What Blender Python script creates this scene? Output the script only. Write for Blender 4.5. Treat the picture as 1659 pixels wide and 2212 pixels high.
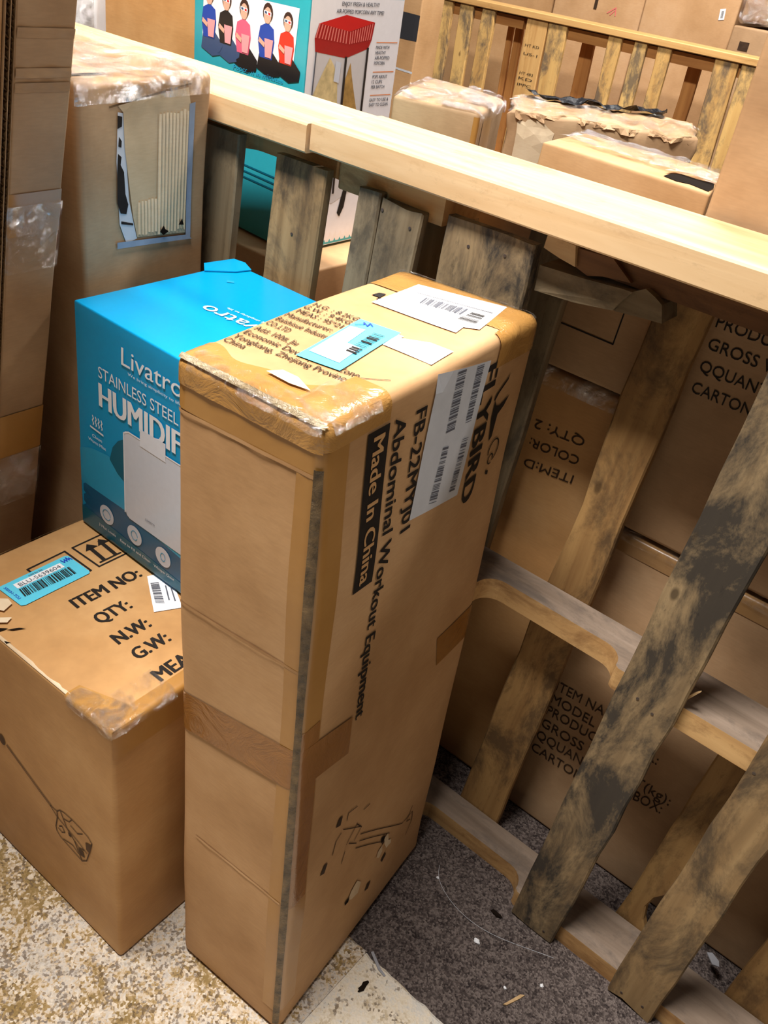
import bpy, bmesh, math, random
from mathutils import Vector, Matrix, noise

for o in list(bpy.data.objects):
    bpy.data.objects.remove(o)
random.seed(7)
scn = bpy.context.scene
COL = scn.collection

# ------------------------------------------------------------------ camera
cam_d = bpy.data.cameras.new('camera')
cam = bpy.data.objects.new('camera', cam_d)
COL.objects.link(cam)
cam.location = (0.3703, -0.9116, 1.3575)
cam.rotation_euler = (0.96819, -0.13780, 0.69375)
cam_d.sensor_fit = 'VERTICAL'
cam_d.sensor_height = 36.0
cam_d.lens = 30.365
cam_d.clip_start = 0.02
scn.camera = cam

# ------------------------------------------------------------------ world and lamps
w = bpy.data.worlds.new('world')
scn.world = w
w.use_nodes = True
w.node_tree.nodes['Background'].inputs[0].default_value = (1.0, 0.95, 0.89, 1)
w.node_tree.nodes['Background'].inputs[1].default_value = 0.045


def ceiling_lamp(loc, sx, sy, power, col=(1.0, 0.96, 0.915)):
    d = bpy.data.lights.new('ceiling_lamp', 'AREA')
    d.shape = 'RECTANGLE'
    d.size, d.size_y = sx, sy
    d.energy = power
    d.color = col
    o = bpy.data.objects.new('ceiling_lamp', d)
    o.location = loc
    COL.objects.link(o)
    return o


ceiling_lamp((-0.48, -0.8, 3.2), 1.2, 0.35, 116)
ceiling_lamp((2.2, -0.8, 3.2), 1.2, 0.35, 4)
ceiling_lamp((-0.75, 1.6, 3.2), 1.2, 0.35, 100)
ceiling_lamp((2.2, 1.6, 3.2), 1.2, 0.35, 30)

vs = scn.view_settings
vs.view_transform = 'Standard'
vs.look = 'None'
vs.gamma = 1.0
vs.use_curve_mapping = False
vs.exposure = 0.42


# ------------------------------------------------------------------ materials
def srgb(r, g, b):
    f = lambda c: (c / 255 / 12.92) if c / 255 <= 0.04045 else ((c / 255 + 0.055) / 1.055) ** 2.4
    return (f(r), f(g), f(b), 1.0)


class NT:
    def __init__(s, name):
        s.m = bpy.data.materials.new(name)
        s.m.use_nodes = True
        s.t = s.m.node_tree
        s.b = s.t.nodes['Principled BSDF']
        s.out = s.t.nodes['Material Output']

    def n(s, kind, **kw):
        nd = s.t.nodes.new(kind)
        for k, v in kw.items():
            setattr(nd, k, v)
        return nd

    def l(s, a, b):
        s.t.links.new(a, b)

    def coord(s, scale=(1, 1, 1), rnd=False):
        tc = s.n('ShaderNodeTexCoord')
        mp = s.n('ShaderNodeMapping')
        mp.inputs['Scale'].default_value = scale
        if rnd:
            oi = s.n('ShaderNodeObjectInfo')
            mul = s.n('ShaderNodeMath', operation='MULTIPLY')
            mul.inputs[1].default_value = 37.0
            s.l(oi.outputs['Random'], mul.inputs[0])
            ad = s.n('ShaderNodeVectorMath', operation='ADD')
            s.l(tc.outputs['Object'], ad.inputs[0])
            s.l(mul.outputs[0], ad.inputs[1])
            s.l(ad.outputs[0], mp.inputs['Vector'])
        else:
            s.l(tc.outputs['Object'], mp.inputs['Vector'])
        return mp.outputs[0]

    def noise(s, vec, scale, detail=4, rough=0.55, dist=0.0):
        nd = s.n('ShaderNodeTexNoise')
        nd.inputs['Scale'].default_value = scale
        nd.inputs['Detail'].default_value = detail
        nd.inputs['Roughness'].default_value = rough
        nd.inputs['Distortion'].default_value = dist
        s.l(vec, nd.inputs['Vector'])
        return nd.outputs['Fac']

    def ramp(s, fac, stops, interp='LINEAR'):
        r = s.n('ShaderNodeValToRGB')
        r.color_ramp.interpolation = interp
        el = r.color_ramp.elements
        el[0].position, el[0].color = stops[0]
        el[1].position, el[1].color = stops[-1]
        for p, c in stops[1:-1]:
            e = el.new(p)
            e.color = c
        s.l(fac, r.inputs[0])
        return r.outputs[0]

    def mix(s, fac, a, b, blend='MIX'):
        m = s.n('ShaderNodeMix', data_type='RGBA', blend_type=blend)
        for sock, v in ((m.inputs[0], fac), (m.inputs[6], a), (m.inputs[7], b)):
            if isinstance(v, (int, float)):
                sock.default_value = v
            elif isinstance(v, tuple):
                sock.default_value = v
            else:
                s.l(v, sock)
        return m.outputs[2]

    def bump(s, h, strength=0.2, dist=0.002):
        b = s.n('ShaderNodeBump')
        b.inputs['Strength'].default_value = strength
        b.inputs['Distance'].default_value = dist
        s.l(h, b.inputs['Height'])
        s.l(b.outputs[0], s.b.inputs['Normal'])


BW = lambda v: (v, v, v, 1)


def cardboard(name, col, dark, light, flute=(0, 0, 1)):
    t = NT(name)
    v = t.coord(rnd=True)
    big = t.noise(v, 4.0, 5, 0.6)
    c = t.ramp(big, [(0.32, dark), (0.5, col), (0.7, light)])
    fine = t.noise(t.coord((60, 60, 400)), 1.0, 2)
    c = t.mix(0.09, c, t.ramp(fine, [(0.3, BW(0.25)), (0.7, BW(0.75))]), 'OVERLAY')
    scuff = t.noise(v, 14.0, 8, 0.75, 0.8)
    c = t.mix(t.ramp(scuff, [(0.66, BW(0)), (0.8, BW(0.35))]), c, light)
    t.l(c, t.b.inputs['Base Color'])
    t.b.inputs['Roughness'].default_value = 0.62
    t.b.inputs['Specular IOR Level'].default_value = 0.3
    t.bump(t.noise(v, 9.0, 6, 0.6), 0.25, 0.004)
    return t.m


def plain(name, col, rough=0.5, spec=0.4, vary=0.0):
    t = NT(name)
    if vary:
        v = t.coord()
        n_ = t.noise(v, 60, 3)
        d = tuple(x * (1 - vary) for x in col[:3]) + (1,)
        t.l(t.ramp(n_, [(0.35, d), (0.65, col)]), t.b.inputs['Base Color'])
    else:
        v = t.coord()
        n_ = t.noise(v, 90, 2)
        d = tuple(x * 0.96 for x in col[:3]) + (1,)
        t.l(t.ramp(n_, [(0.3, d), (0.7, col)]), t.b.inputs['Base Color'])
    t.b.inputs['Roughness'].default_value = rough
    t.b.inputs['Specular IOR Level'].default_value = spec
    return t.m


def tape_mat(name, col, dark, rough=0.16, wr=0.6, scale=18, cs=7):
    t = NT(name)
    v = t.coord()
    c = t.ramp(t.noise(v, cs, 5, 0.7), [(0.3, dark), (0.7, col)])
    t.l(c, t.b.inputs['Base Color'])
    t.b.inputs['Roughness'].default_value = rough
    t.b.inputs['Specular IOR Level'].default_value = 0.6
    t.bump(t.noise(v, scale, 5, 0.65, 1.2), wr, 0.006)
    return t.m


def film_mat(name, amount=0.35, tint=(0.95, 0.95, 0.95, 1), scale=30, base=0.15):
    """clear stretch film: mostly see-through, shiny on its creases"""
    t = NT(name)
    v = t.coord()
    tr = t.n('ShaderNodeBsdfTransparent')
    gl = t.n('ShaderNodeBsdfGlossy')
    gl.inputs['Roughness'].default_value = 0.07
    gl.inputs['Color'].default_value = tint
    df = t.n('ShaderNodeBsdfDiffuse')
    df.inputs['Color'].default_value = tint
    bp = t.n('ShaderNodeBump')
    bp.inputs['Strength'].default_value = 1.0
    bp.inputs['Distance'].default_value = 0.012
    t.l(t.noise(v, scale, 6, 0.7, 1.6), bp.inputs['Height'])
    t.l(bp.outputs[0], gl.inputs['Normal'])
    m0 = t.n('ShaderNodeMixShader')
    m0.inputs[0].default_value = 0.93
    t.l(df.outputs[0], m0.inputs[1])
    t.l(gl.outputs[0], m0.inputs[2])
    m1 = t.n('ShaderNodeMixShader')
    f = t.ramp(t.noise(v, scale * 0.5, 6, 0.7, 1.2), [(0.44, BW(base)), (0.66, BW(amount))])
    t.l(f, m1.inputs[0])
    t.l(tr.outputs[0], m1.inputs[1])
    t.l(m0.outputs[0], m1.inputs[2])
    t.l(m1.outputs[0], t.out.inputs['Surface'])
    return t.m


def wood(name, light, mid, dark, stain, amount, rough=0.7, grain=1.0, scl=1.0):
    """grain runs along local X"""
    t = NT(name)
    v = t.coord((2.2 * scl, 38 * scl, 38 * scl), rnd=True)
    g = t.noise(v, 1.0, 6, 0.6, 0.6)
    c = t.ramp(g, [(0.28, dark), (0.45, mid), (0.68, light)])
    v3 = t.coord((1.1, 9, 9), rnd=True)
    c = t.mix(0.35 * grain, c, t.ramp(t.noise(v3, 1.3, 3, 0.5, 1.5), [(0.35, dark), (0.6, light)]))
    if amount > 0:
        v2 = t.coord((6, 13, 13), rnd=True)
        st = t.noise(v2, 1.0, 7, 0.72, 0.4)
        f = t.ramp(st, [(0.62 - 0.22 * amount, BW(0)), (0.76 - 0.2 * amount, BW(min(1, 0.35 + 0.6 * amount)))])
        c = t.mix(f, c, stain)
        v4 = t.coord((26, 60, 60), rnd=True)
        f2 = t.ramp(t.noise(v4, 1.0, 5, 0.8), [(0.58, BW(0)), (0.72, BW(0.55 * amount))])
        c = t.mix(f2, c, tuple(x * 0.35 for x in stain[:3]) + (1,))
    vk = t.coord((5, 9, 9), rnd=True)
    vo = t.n('ShaderNodeTexVoronoi')
    vo.inputs['Scale'].default_value = 0.9
    t.l(vk, vo.inputs['Vector'])
    kf = t.ramp(vo.outputs['Distance'], [(0.03, BW(0.75)), (0.055, BW(0))])
    c = t.mix(kf, c, tuple(x * 0.4 for x in dark[:3]) + (1,))
    t.l(c, t.b.inputs['Base Color'])
    t.b.inputs['Roughness'].default_value = rough
    t.b.inputs['Specular IOR Level'].default_value = 0.25
    t.bump(g, 0.35 * grain, 0.002)
    return t.m


M = {}
M['kraft'] = cardboard('kraft_cardboard', srgb(190, 148, 103), srgb(173, 131, 87), srgb(203, 163, 119))
M['kraft_warm'] = cardboard('warm_kraft_cardboard', srgb(187, 141, 89), srgb(169, 124, 75), srgb(205, 161, 109))
M['kraft_grey'] = cardboard('grey_kraft_cardboard', srgb(172, 138, 102), srgb(150, 117, 84), srgb(190, 158, 122))
M['kraft_far'] = cardboard('pale_kraft_cardboard', srgb(196, 155, 112), srgb(180, 139, 96), srgb(208, 170, 130))
M['kraft_inner'] = cardboard('bare_inner_cardboard', srgb(206, 182, 148), srgb(192, 167, 132), srgb(214, 194, 164))
M['kraft_torn'] = cardboard('torn_cardboard_fibre', srgb(222, 200, 168), srgb(192, 164, 128), srgb(236, 220, 194))
M['flute'] = plain('flute_paper', srgb(120, 92, 62), 0.8, 0.2, 0.4)
M['tape'] = tape_mat('brown_packing_tape', srgb(184, 138, 78), srgb(164, 117, 58))
M['tape_dark'] = tape_mat('dark_brown_packing_tape', srgb(156, 104, 46), srgb(138, 88, 36), 0.22, 0.35)
M['tape_flat'] = tape_mat('smooth_brown_tape', srgb(176, 128, 66), srgb(164, 116, 56), 0.3, 0.12, 6)
M['dirt_tape'] = tape_mat('grimy_clear_tape', srgb(138, 110, 70), srgb(18, 13, 8), 0.5, 0.7, 70, 45)
M['tape_dull'] = tape_mat('dull_tape', srgb(168, 130, 84), srgb(150, 112, 68), 0.3, 0.2, 6)
M['pale_tape'] = tape_mat('pale_crumpled_tape', srgb(196, 178, 146), srgb(120, 98, 66), 0.2, 0.9, 60)
M['clear_tape'] = film_mat('clear_tape', 0.42, (1, 0.96, 0.90, 1), 60, 0.03)
M['film'] = film_mat('stretch_film', 0.75, (1, 1, 1, 1), 34, 0.06)
M['film_thin'] = film_mat('thin_stretch_film', 0.5, (1, 0.98, 0.95, 1), 26, 0.03)
M['film_black'] = tape_mat('black_plastic_film', srgb(40, 40, 44), srgb(20, 20, 22), 0.2, 1.0, 40)
M['blue_tape'] = plain('faded_blue_tape', srgb(142, 156, 176), 0.5, 0.4, 0.12)
M['ink'] = plain('black_ink', srgb(38, 32, 28), 0.7, 0.2, 0.3)
M['ink_brown'] = plain('faded_ink', srgb(92, 66, 44), 0.7, 0.2, 0.4)
M['ink_grey'] = plain('grey_ink', srgb(96, 98, 108), 0.6, 0.3, 0.2)
M['ink_soft'] = plain('soft_black_ink', srgb(66, 48, 34), 0.7, 0.2, 0.3)
M['kraft_letter'] = plain('kraft_letter', srgb(196, 152, 102), 0.6, 0.3)
M['white'] = plain('white_paper', srgb(240, 240, 242), 0.4, 0.4)
M['white_dull'] = plain('dull_white_paper', srgb(205, 208, 214), 0.5, 0.4, 0.06)
M['sticker_blue'] = plain('blue_sticker', srgb(96, 205, 232), 0.4, 0.4)
M['pen_blue'] = plain('blue_pen', srgb(30, 60, 190), 0.5, 0.3)
M['cyan'] = plain('glossy_cyan_board', srgb(0, 152, 208), 0.28, 0.5)
M['cyan_light'] = plain('pale_cyan_print', srgb(40, 160, 205), 0.3, 0.5)
M['cyan_dark'] = plain('deep_teal_print', srgb(2, 96, 122), 0.3, 0.5)
M['cyan_navy'] = plain('navy_teal_print', srgb(4, 88, 128), 0.3, 0.5)
M['print_white'] = plain('white_print', srgb(236, 240, 246), 0.3, 0.5)
M['machine'] = plain('printed_silver_machine', srgb(205, 212, 224), 0.3, 0.5)
M['machine_top'] = plain('printed_silver_machine_top', srgb(222, 228, 238), 0.3, 0.5)
M['teal'] = plain('teal_print', srgb(46, 168, 184), 0.3, 0.5)
M['pop_white'] = plain('white_glossy_board', srgb(238, 238, 244), 0.28, 0.5)
M['pop_grey'] = plain('printed_glass_grey', srgb(205, 203, 205), 0.3, 0.5)
M['red'] = plain('red_print', srgb(206, 34, 30), 0.3, 0.5)
M['red_dark'] = plain('dark_red_print', srgb(165, 26, 26), 0.3, 0.5)
M['red_pale'] = plain('pale_red_print', srgb(224, 120, 112), 0.3, 0.5)
M['pop_yellow'] = plain('popcorn_print', srgb(226, 204, 150), 0.4, 0.4, 0.35)
M['pop_amber'] = plain('dark_popcorn_print', srgb(190, 150, 84), 0.4, 0.4, 0.4)
M['orange'] = plain('orange_print', srgb(226, 140, 84), 0.4, 0.4)
M['skin'] = plain('skin_print', srgb(222, 172, 150), 0.35, 0.4)
M['hair'] = plain('hair_print', srgb(62, 42, 36), 0.35, 0.4)
M['shirt_black'] = plain('black_shirt_print', srgb(28, 26, 30), 0.35, 0.4)
M['shirt_pink'] = plain('pink_shirt_print', srgb(226, 96, 130), 0.35, 0.4)
M['shirt_blue'] = plain('blue_shirt_print', srgb(28, 70, 170), 0.35, 0.4)
M['shirt_red'] = plain('red_shirt_print', srgb(222, 52, 36), 0.35, 0.4)
M['denim'] = plain('denim_print', srgb(60, 82, 120), 0.35, 0.4)
M['bucket'] = plain('popcorn_bucket_print', srgb(236, 160, 166), 0.35, 0.4)
M['void'] = plain('dark_opening', srgb(26, 18, 12), 0.9, 0.1)
M['band_black'] = plain('charcoal_printed_band', srgb(52, 52, 56), 0.5, 0.3)
M['metal'] = plain('dull_metal', srgb(150, 150, 155), 0.35, 0.6)
M['nail'] = plain('rusty_nail', srgb(70, 58, 50), 0.5, 0.5)
M['seal'] = plain('yellow_print', srgb(226, 190, 40), 0.5, 0.3)

M['pine'] = wood('new_pine', srgb(228, 196, 152), srgb(214, 177, 130), srgb(190, 148, 101), srgb(168, 122, 78), 0.3, 0.6, 0.7)
M['pine_far'] = wood('pale_pine', srgb(214, 172, 112), srgb(200, 154, 94), srgb(172, 124, 70), srgb(120, 84, 46), 0.2, 0.6, 0.6)
M['deck'] = wood('weathered_deck_wood', srgb(166, 138, 98), srgb(140, 112, 76), srgb(106, 82, 54), srgb(60, 52, 44), 0.72)
M['deck_dirty'] = wood('dirty_deck_wood', srgb(164, 140, 104), srgb(134, 112, 82), srgb(96, 78, 56), srgb(52, 48, 44), 0.98)
M['deck_grey'] = wood('grey_deck_wood', srgb(142, 125, 98), srgb(120, 103, 78), srgb(90, 75, 55), srgb(62, 55, 46), 0.55)
M['deck_warm'] = wood('warm_deck_wood', srgb(174, 137, 86), srgb(148, 111, 67), srgb(110, 80, 48), srgb(66, 50, 36), 0.68)
M['stringer'] = wood('stringer_wood', srgb(218, 178, 122), srgb(196, 152, 98), srgb(156, 112, 68), srgb(124, 84, 48), 0.5)
M['stringer_side'] = wood('weathered_stringer_side', srgb(150, 132, 116), srgb(128, 110, 94), srgb(100, 84, 70), srgb(84, 76, 70), 0.5)
M['stringer_dark'] = wood('dark_stringer_wood', srgb(126, 90, 58), srgb(104, 72, 44), srgb(76, 50, 30), srgb(46, 32, 22), 0.5)
M['far_deck'] = wood('far_deck_wood', srgb(220, 180, 112), srgb(202, 158, 94), srgb(166, 122, 70), srgb(70, 66, 66), 0.72, 0.7, 1.0, 0.6)
M['far_warm'] = wood('far_warm_wood', srgb(204, 146, 82), srgb(184, 124, 66), srgb(146, 92, 48), srgb(70, 54, 44), 0.2, 0.7, 1.0, 0.6)
M['pale_split'] = wood('freshly_split_wood', srgb(200, 170, 126), srgb(182, 148, 104), srgb(150, 116, 78), srgb(100, 80, 58), 0.25)


def granular(t, v, scale):
    """one random value per tuft"""
    vo = t.n('ShaderNodeTexVoronoi')
    vo.inputs['Scale'].default_value = scale
    t.l(v, vo.inputs['Vector'])
    sp = t.n('ShaderNodeSeparateColor')
    t.l(vo.outputs['Color'], sp.inputs[0])
    return sp.outputs[0], sp.outputs[1], vo.outputs['Distance']


def madd(t, a, b, k):
    m_ = t.n('ShaderNodeMath', operation='MULTIPLY_ADD')
    t.l(b, m_.inputs[0])
    m_.inputs[1].default_value = k
    t.l(a, m_.inputs[2])
    return m_.outputs[0]


def rug_mat(name='speckled_rug_pile', pale=False):
    t = NT(name)
    v = t.coord()
    ra, rb, dist = granular(t, v, 260.0)
    r2, r3, d2 = granular(t, v, 90.0)
    a = t.noise(v, 10.0, 6, 0.7, 0.5)
    a = madd(t, a, ra, 0.16)
    a = madd(t, a, r2, 0.10)
    if pale:
        c = t.ramp(a, [(0.45, srgb(190, 172, 144)), (0.60, srgb(222, 208, 186)), (0.76, srgb(206, 200, 190))])
    else:
        c = t.ramp(a, [(0.48, srgb(140, 116, 74)), (0.56, srgb(168, 142, 100)), (0.62, srgb(204, 184, 158)),
                       (0.70, srgb(200, 192, 182)), (0.80, srgb(150, 132, 108))])
    m_ = madd(t, t.noise(v, 18.0, 5, 0.75), rb, 0.40)
    lo, hi = (0.86, 0.92) if pale else (0.76, 0.84)
    c = t.mix(t.ramp(m_, [(lo, BW(0)), (hi, BW(0.7))]), c, srgb(92, 76, 62))
    m2 = madd(t, t.noise(v, 40.0, 4, 0.7), ra, 0.3)
    c = t.mix(t.ramp(m2, [(0.72, BW(0)), (0.80, BW(0.6))]), c, srgb(226, 212, 192))
    t.l(c, t.b.inputs['Base Color'])
    t.b.inputs['Roughness'].default_value = 0.95
    t.b.inputs['Specular IOR Level'].default_value = 0.1
    t.bump(dist, 0.5, 0.003)
    return t.m


def carpet_mat():
    t = NT('dark_carpet')
    v = t.coord()
    ra, rb, dist = granular(t, v, 330.0)
    a = madd(t, t.noise(v, 60.0, 5, 0.8), ra, 0.45)
    c = t.ramp(a, [(0.45, srgb(34, 28, 28)), (0.70, srgb(84, 74, 70)), (0.92, srgb(124, 112, 106))])
    b_ = t.noise(v, 10.0, 5, 0.6)
    c = t.mix(0.25, c, t.ramp(b_, [(0.35, srgb(52, 44, 44)), (0.65, srgb(98, 88, 84))]))
    t.l(c, t.b.inputs['Base Color'])
    t.b.inputs['Roughness'].default_value = 0.95
    t.b.inputs['Specular IOR Level'].default_value = 0.1
    t.bump(dist, 0.7, 0.003)
    return t.m


M['rug'] = rug_mat()
M['rug_pale'] = rug_mat('worn_pale_rug_pile', True)
M['carpet'] = carpet_mat()
M['wall'] = plain('painted_wall', srgb(190, 186, 178), 0.8, 0.2, 0.05)


# ------------------------------------------------------------------ object helpers
def tag(o, label, cat, group=None):
    o['label'] = label
    o['category'] = cat
    if group:
        o['group'] = group
    return o


def empty(name, loc, label, cat, group=None):
    o = bpy.data.objects.new(name, None)
    o.empty_display_size = 0.05
    o.location = loc
    COL.objects.link(o)
    return tag(o, label, cat, group)


def link_mesh(name, verts, faces, mat, parent=None, smooth=False):
    me = bpy.data.meshes.new(name)
    me.from_pydata([tuple(v) for v in verts], [], faces)
    me.validate()
    me.materials.append(mat)
    if smooth:
        me.polygons.foreach_set('use_smooth', [True] * len(me.polygons))
    o = bpy.data.objects.new(name, me)
    COL.objects.link(o)
    if parent is not None:
        o.parent = parent
    return o


def struct(o):
    o['kind'] = 'structure'
    return o


TXT = {}


def text_geo(s, bold=0.0):
    key = (s, bold)
    if key in TXT:
        return TXT[key]
    cu = bpy.data.curves.new('lettering', 'FONT')
    cu.body = s
    cu.fill_mode = 'FRONT'
    cu.offset = bold
    cu.resolution_u = 3
    ob = bpy.data.objects.new('lettering', cu)
    COL.objects.link(ob)
    dg = bpy.context.evaluated_depsgraph_get()
    me = ob.evaluated_get(dg).to_mesh()
    vs_ = [(v.co.x, v.co.y) for v in me.vertices]
    fs = [tuple(p.vertices) for p in me.polygons]
    ob.evaluated_get(dg).to_mesh_clear()
    bpy.data.objects.remove(ob)
    bpy.data.curves.remove(cu)
    x0 = min(v[0] for v in vs_)
    x1 = max(v[0] for v in vs_)
    H = 0.73
    g = ([((v[0] - x0) / (x1 - x0), v[1] / H) for v in vs_], fs)
    TXT[key] = g
    return g


def ellipse(c, rx, ry, n=18, a0=0.0):
    return [(c[0] + rx * math.cos(2 * math.pi * i / n + a0), c[1] + ry * math.sin(2 * math.pi * i / n + a0)) for i in range(n)]


def split_long(bm, mx=0.03):
    for _ in range(6):
        e = [x for x in bm.edges if x.calc_length() > mx]
        if not e:
            break
        bmesh.ops.subdivide_edges(bm, edges=e, cuts=1)
        bmesh.ops.triangulate(bm, faces=[f for f in bm.faces if len(f.verts) > 3])


class Carton:
    """rounded, slightly dented box; local metric frame x:0..a y:0..b z:0..c mapped on eight corners"""

    def __init__(s, name, label, cat, d, c, r, mat, group=None, dent=0.0015, freq=5.0, n=14, seed=0.0, body='body', warp=None):
        s.d, s.r, s.dent, s.freq, s.seed, s.warp = d, r, dent, freq, seed, warp
        s.c = [Vector(p) for p in c]
        s.base = (s.c[0] + s.c[1] + s.c[2] + s.c[3]) / 4
        s.root = empty(name, s.base, label, cat, group)
        s.body = s.make_body(body, mat, n)

    def tri(s, p):
        x, y, z = p[0] / s.d[0], p[1] / s.d[1], p[2] / s.d[2]
        k = s.c
        b = (k[0] * (1 - x) + k[1] * x) * (1 - y) + (k[3] * (1 - x) + k[2] * x) * y
        t = (k[4] * (1 - x) + k[5] * x) * (1 - y) + (k[7] * (1 - x) + k[6] * x) * y
        return b * (1 - z) + t * z - s.base

    def surf(s, p, off=0.0):
        p = Vector([min(max(p[i], 0.0), s.d[i]) for i in range(3)])
        q = Vector([min(max(p[i], s.r), s.d[i] - s.r) for i in range(3)])
        n = p - q
        if n.length < 1e-9:
            n = Vector((0, 0, 1))
        n.normalize()
        pos = q + n * (s.r + off)
        if s.dent:
            e = Vector((s.seed, s.seed * 1.7, s.seed * 0.3))
            m = 1.0 if p[2] > 0.02 else max(0.0, p[2] / 0.02)
            pos = pos + n * (noise.noise(q * s.freq + e) - 0.25) * s.dent * m
        if s.warp:
            pos = s.warp(pos, n)
        return s.tri(pos)

    def loc(s, f, u, v):
        a, b, c = s.d
        return {'F': (u, 0, v), 'R': (a, u, v), 'T': (u, v, c), 'L': (0, u, v), 'B': (u, b, v), 'D': (u, v, 0)}[f]

    def make_body(s, name, mat, n):
        def lines(L):
            r = s.r
            k = max(3, int(n * L / max(s.d)))
            return [0, r * .35, r * .7] + [r + (L - 2 * r) * i / k for i in range(k + 1)] + [L - r * .7, L - r * .35, L]
        idx, verts, faces = {}, [], []

        def vid(p):
            k = (round(p[0], 6), round(p[1], 6), round(p[2], 6))
            if k not in idx:
                idx[k] = len(verts)
                verts.append(s.surf(p))
            return idx[k]
        for f, (i, j) in {'F': (0, 2), 'B': (0, 2), 'R': (1, 2), 'L': (1, 2), 'T': (0, 1), 'D': (0, 1)}.items():
            U, V = lines(s.d[i]), lines(s.d[j])
            for x in range(len(U) - 1):
                for y in range(len(V) - 1):
                    q = [vid(s.loc(f, U[x], V[y])), vid(s.loc(f, U[x + 1], V[y])), vid(s.loc(f, U[x + 1], V[y + 1])), vid(s.loc(f, U[x], V[y + 1]))]
                    if f in 'BLD':
                        q.reverse()
                    faces.append(tuple(q))
        # F,R,T orientation check: F normal should be -y
        return link_mesh(name, verts, faces, mat, s.root, True)

    def add(s, name, verts, faces, mat, label=None, parent=None, smooth=False):
        o = link_mesh(name, verts, faces, mat, parent or s.root, smooth)
        if label:
            o['label'] = label
        return o

    def poly(s, name, f, pts, mat, off=0.0008, label=None, parent=None, sub=0):
        bm = bmesh.new()
        vs_ = [bm.verts.new((p[0], p[1], 0)) for p in pts]
        bm.faces.new(vs_)
        bmesh.ops.triangulate(bm, faces=bm.faces[:])
        split_long(bm)
        bm.verts.ensure_lookup_table()
        bm.verts.index_update()
        V = [s.surf(s.loc(f, v.co.x, v.co.y), off) for v in bm.verts]
        F = [tuple(v.index for v in fc.verts) for fc in bm.faces]
        bm.free()
        return s.add(name, V, F, mat, label, parent)

    def multi(s, name, f, polys, mat, off=0.0012, label=None, parent=None):
        V, F = [], []
        for pts in polys:
            bm = bmesh.new()
            vs_ = [bm.verts.new((p[0], p[1], 0)) for p in pts]
            bm.faces.new(vs_)
            bmesh.ops.triangulate(bm, faces=bm.faces[:])
            split_long(bm)
            bm.verts.index_update()
            k = len(V)
            V += [s.surf(s.loc(f, v.co.x, v.co.y), off) for v in bm.verts]
            F += [tuple(v.index + k for v in fc.verts) for fc in bm.faces]
            bm.free()
        return s.add(name, V, F, mat, label, parent)

    def lines(s, name, f, segs, wd, mat, off=0.0009, label=None, parent=None):
        polys = []
        for ln in segs:
            for a, b in zip(ln[:-1], ln[1:]):
                a, b = Vector(a), Vector(b)
                t = (b - a)
                if t.length < 1e-6:
                    continue
                t.normalize()
                nn = Vector((-t.y, t.x)) * wd / 2
                a2, b2 = a - t * wd * .3, b + t * wd * .3
                polys.append([a2 + nn, a2 - nn, b2 - nn, b2 + nn])
        return s.multi(name, f, polys, mat, off, label, parent)

    def text(s, f, txt, p0, p1, p2, mat, bold=0.0, off=0.0011, name='printed_text', parent=None):
        vs_, gf = text_geo(txt, 0.0)
        p0, p1, p2 = Vector(p0), Vector(p1), Vector(p2)
        e = (p1 - p0).normalized() * (p2 - p0).length * max(0.0, bold) * 2.2
        V, fs = [], []
        for i, k in enumerate((-1, 0, 1) if bold > 0 else (0,)):   # heavier strokes: the outline struck three times
            n0 = len(V)
            for x, y in vs_:
                q = p0 + e + (p1 - p0 - 2 * e) * x + (p2 - p0) * y + e * k
                V.append(s.surf(s.loc(f, q.x, q.y), off + i * .00005))
            fs += [tuple(n0 + j for j in fc) for fc in gf]
        return s.add(name, V, fs, mat, None, parent)

    def barcode(s, f, q, n, mat, seed, off=0.0016, parent=None):
        rn = random.Random(seed)
        a, b, c, d = [Vector(p) for p in q]
        t, polys = 0.0, []
        ws = [rn.choice((1, 1, 2, 3)) for _ in range(2 * n)]
        tot = sum(ws)
        for i, w_ in enumerate(ws):
            if i % 2 == 0:
                u0, u1 = t / tot, (t + w_) / tot
                polys.append([a.lerp(b, u0), a.lerp(b, u1), d.lerp(c, u1), d.lerp(c, u0)])
            t += w_
        return s.multi('barcode', f, polys, mat, off, None, parent)

    def sheet(s, name, fn, ns, nt, mat, off=0.0009, amp=0.0, fr=40.0, label=None, parent=None, smooth=True):
        """grid on the surface: fn(s,t in 0..1) -> sharp box point"""
        V, F = [], []
        for i in range(ns + 1):
            for j in range(nt + 1):
                p = fn(i / ns, j / nt)
                o_ = off
                if amp:
                    o_ += amp * (0.5 + 0.5 * noise.turbulence(Vector(p) * fr, 3, False))
                V.append(s.surf(p, o_))
        for i in range(ns):
            for j in range(nt):
                k = i * (nt + 1) + j
                F.append((k, k + nt + 1, k + nt + 2, k + 1))
        return s.add(name, V, F, mat, label, parent, smooth)


def lerp(a, b, t):
    return a + (b - a) * t


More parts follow.
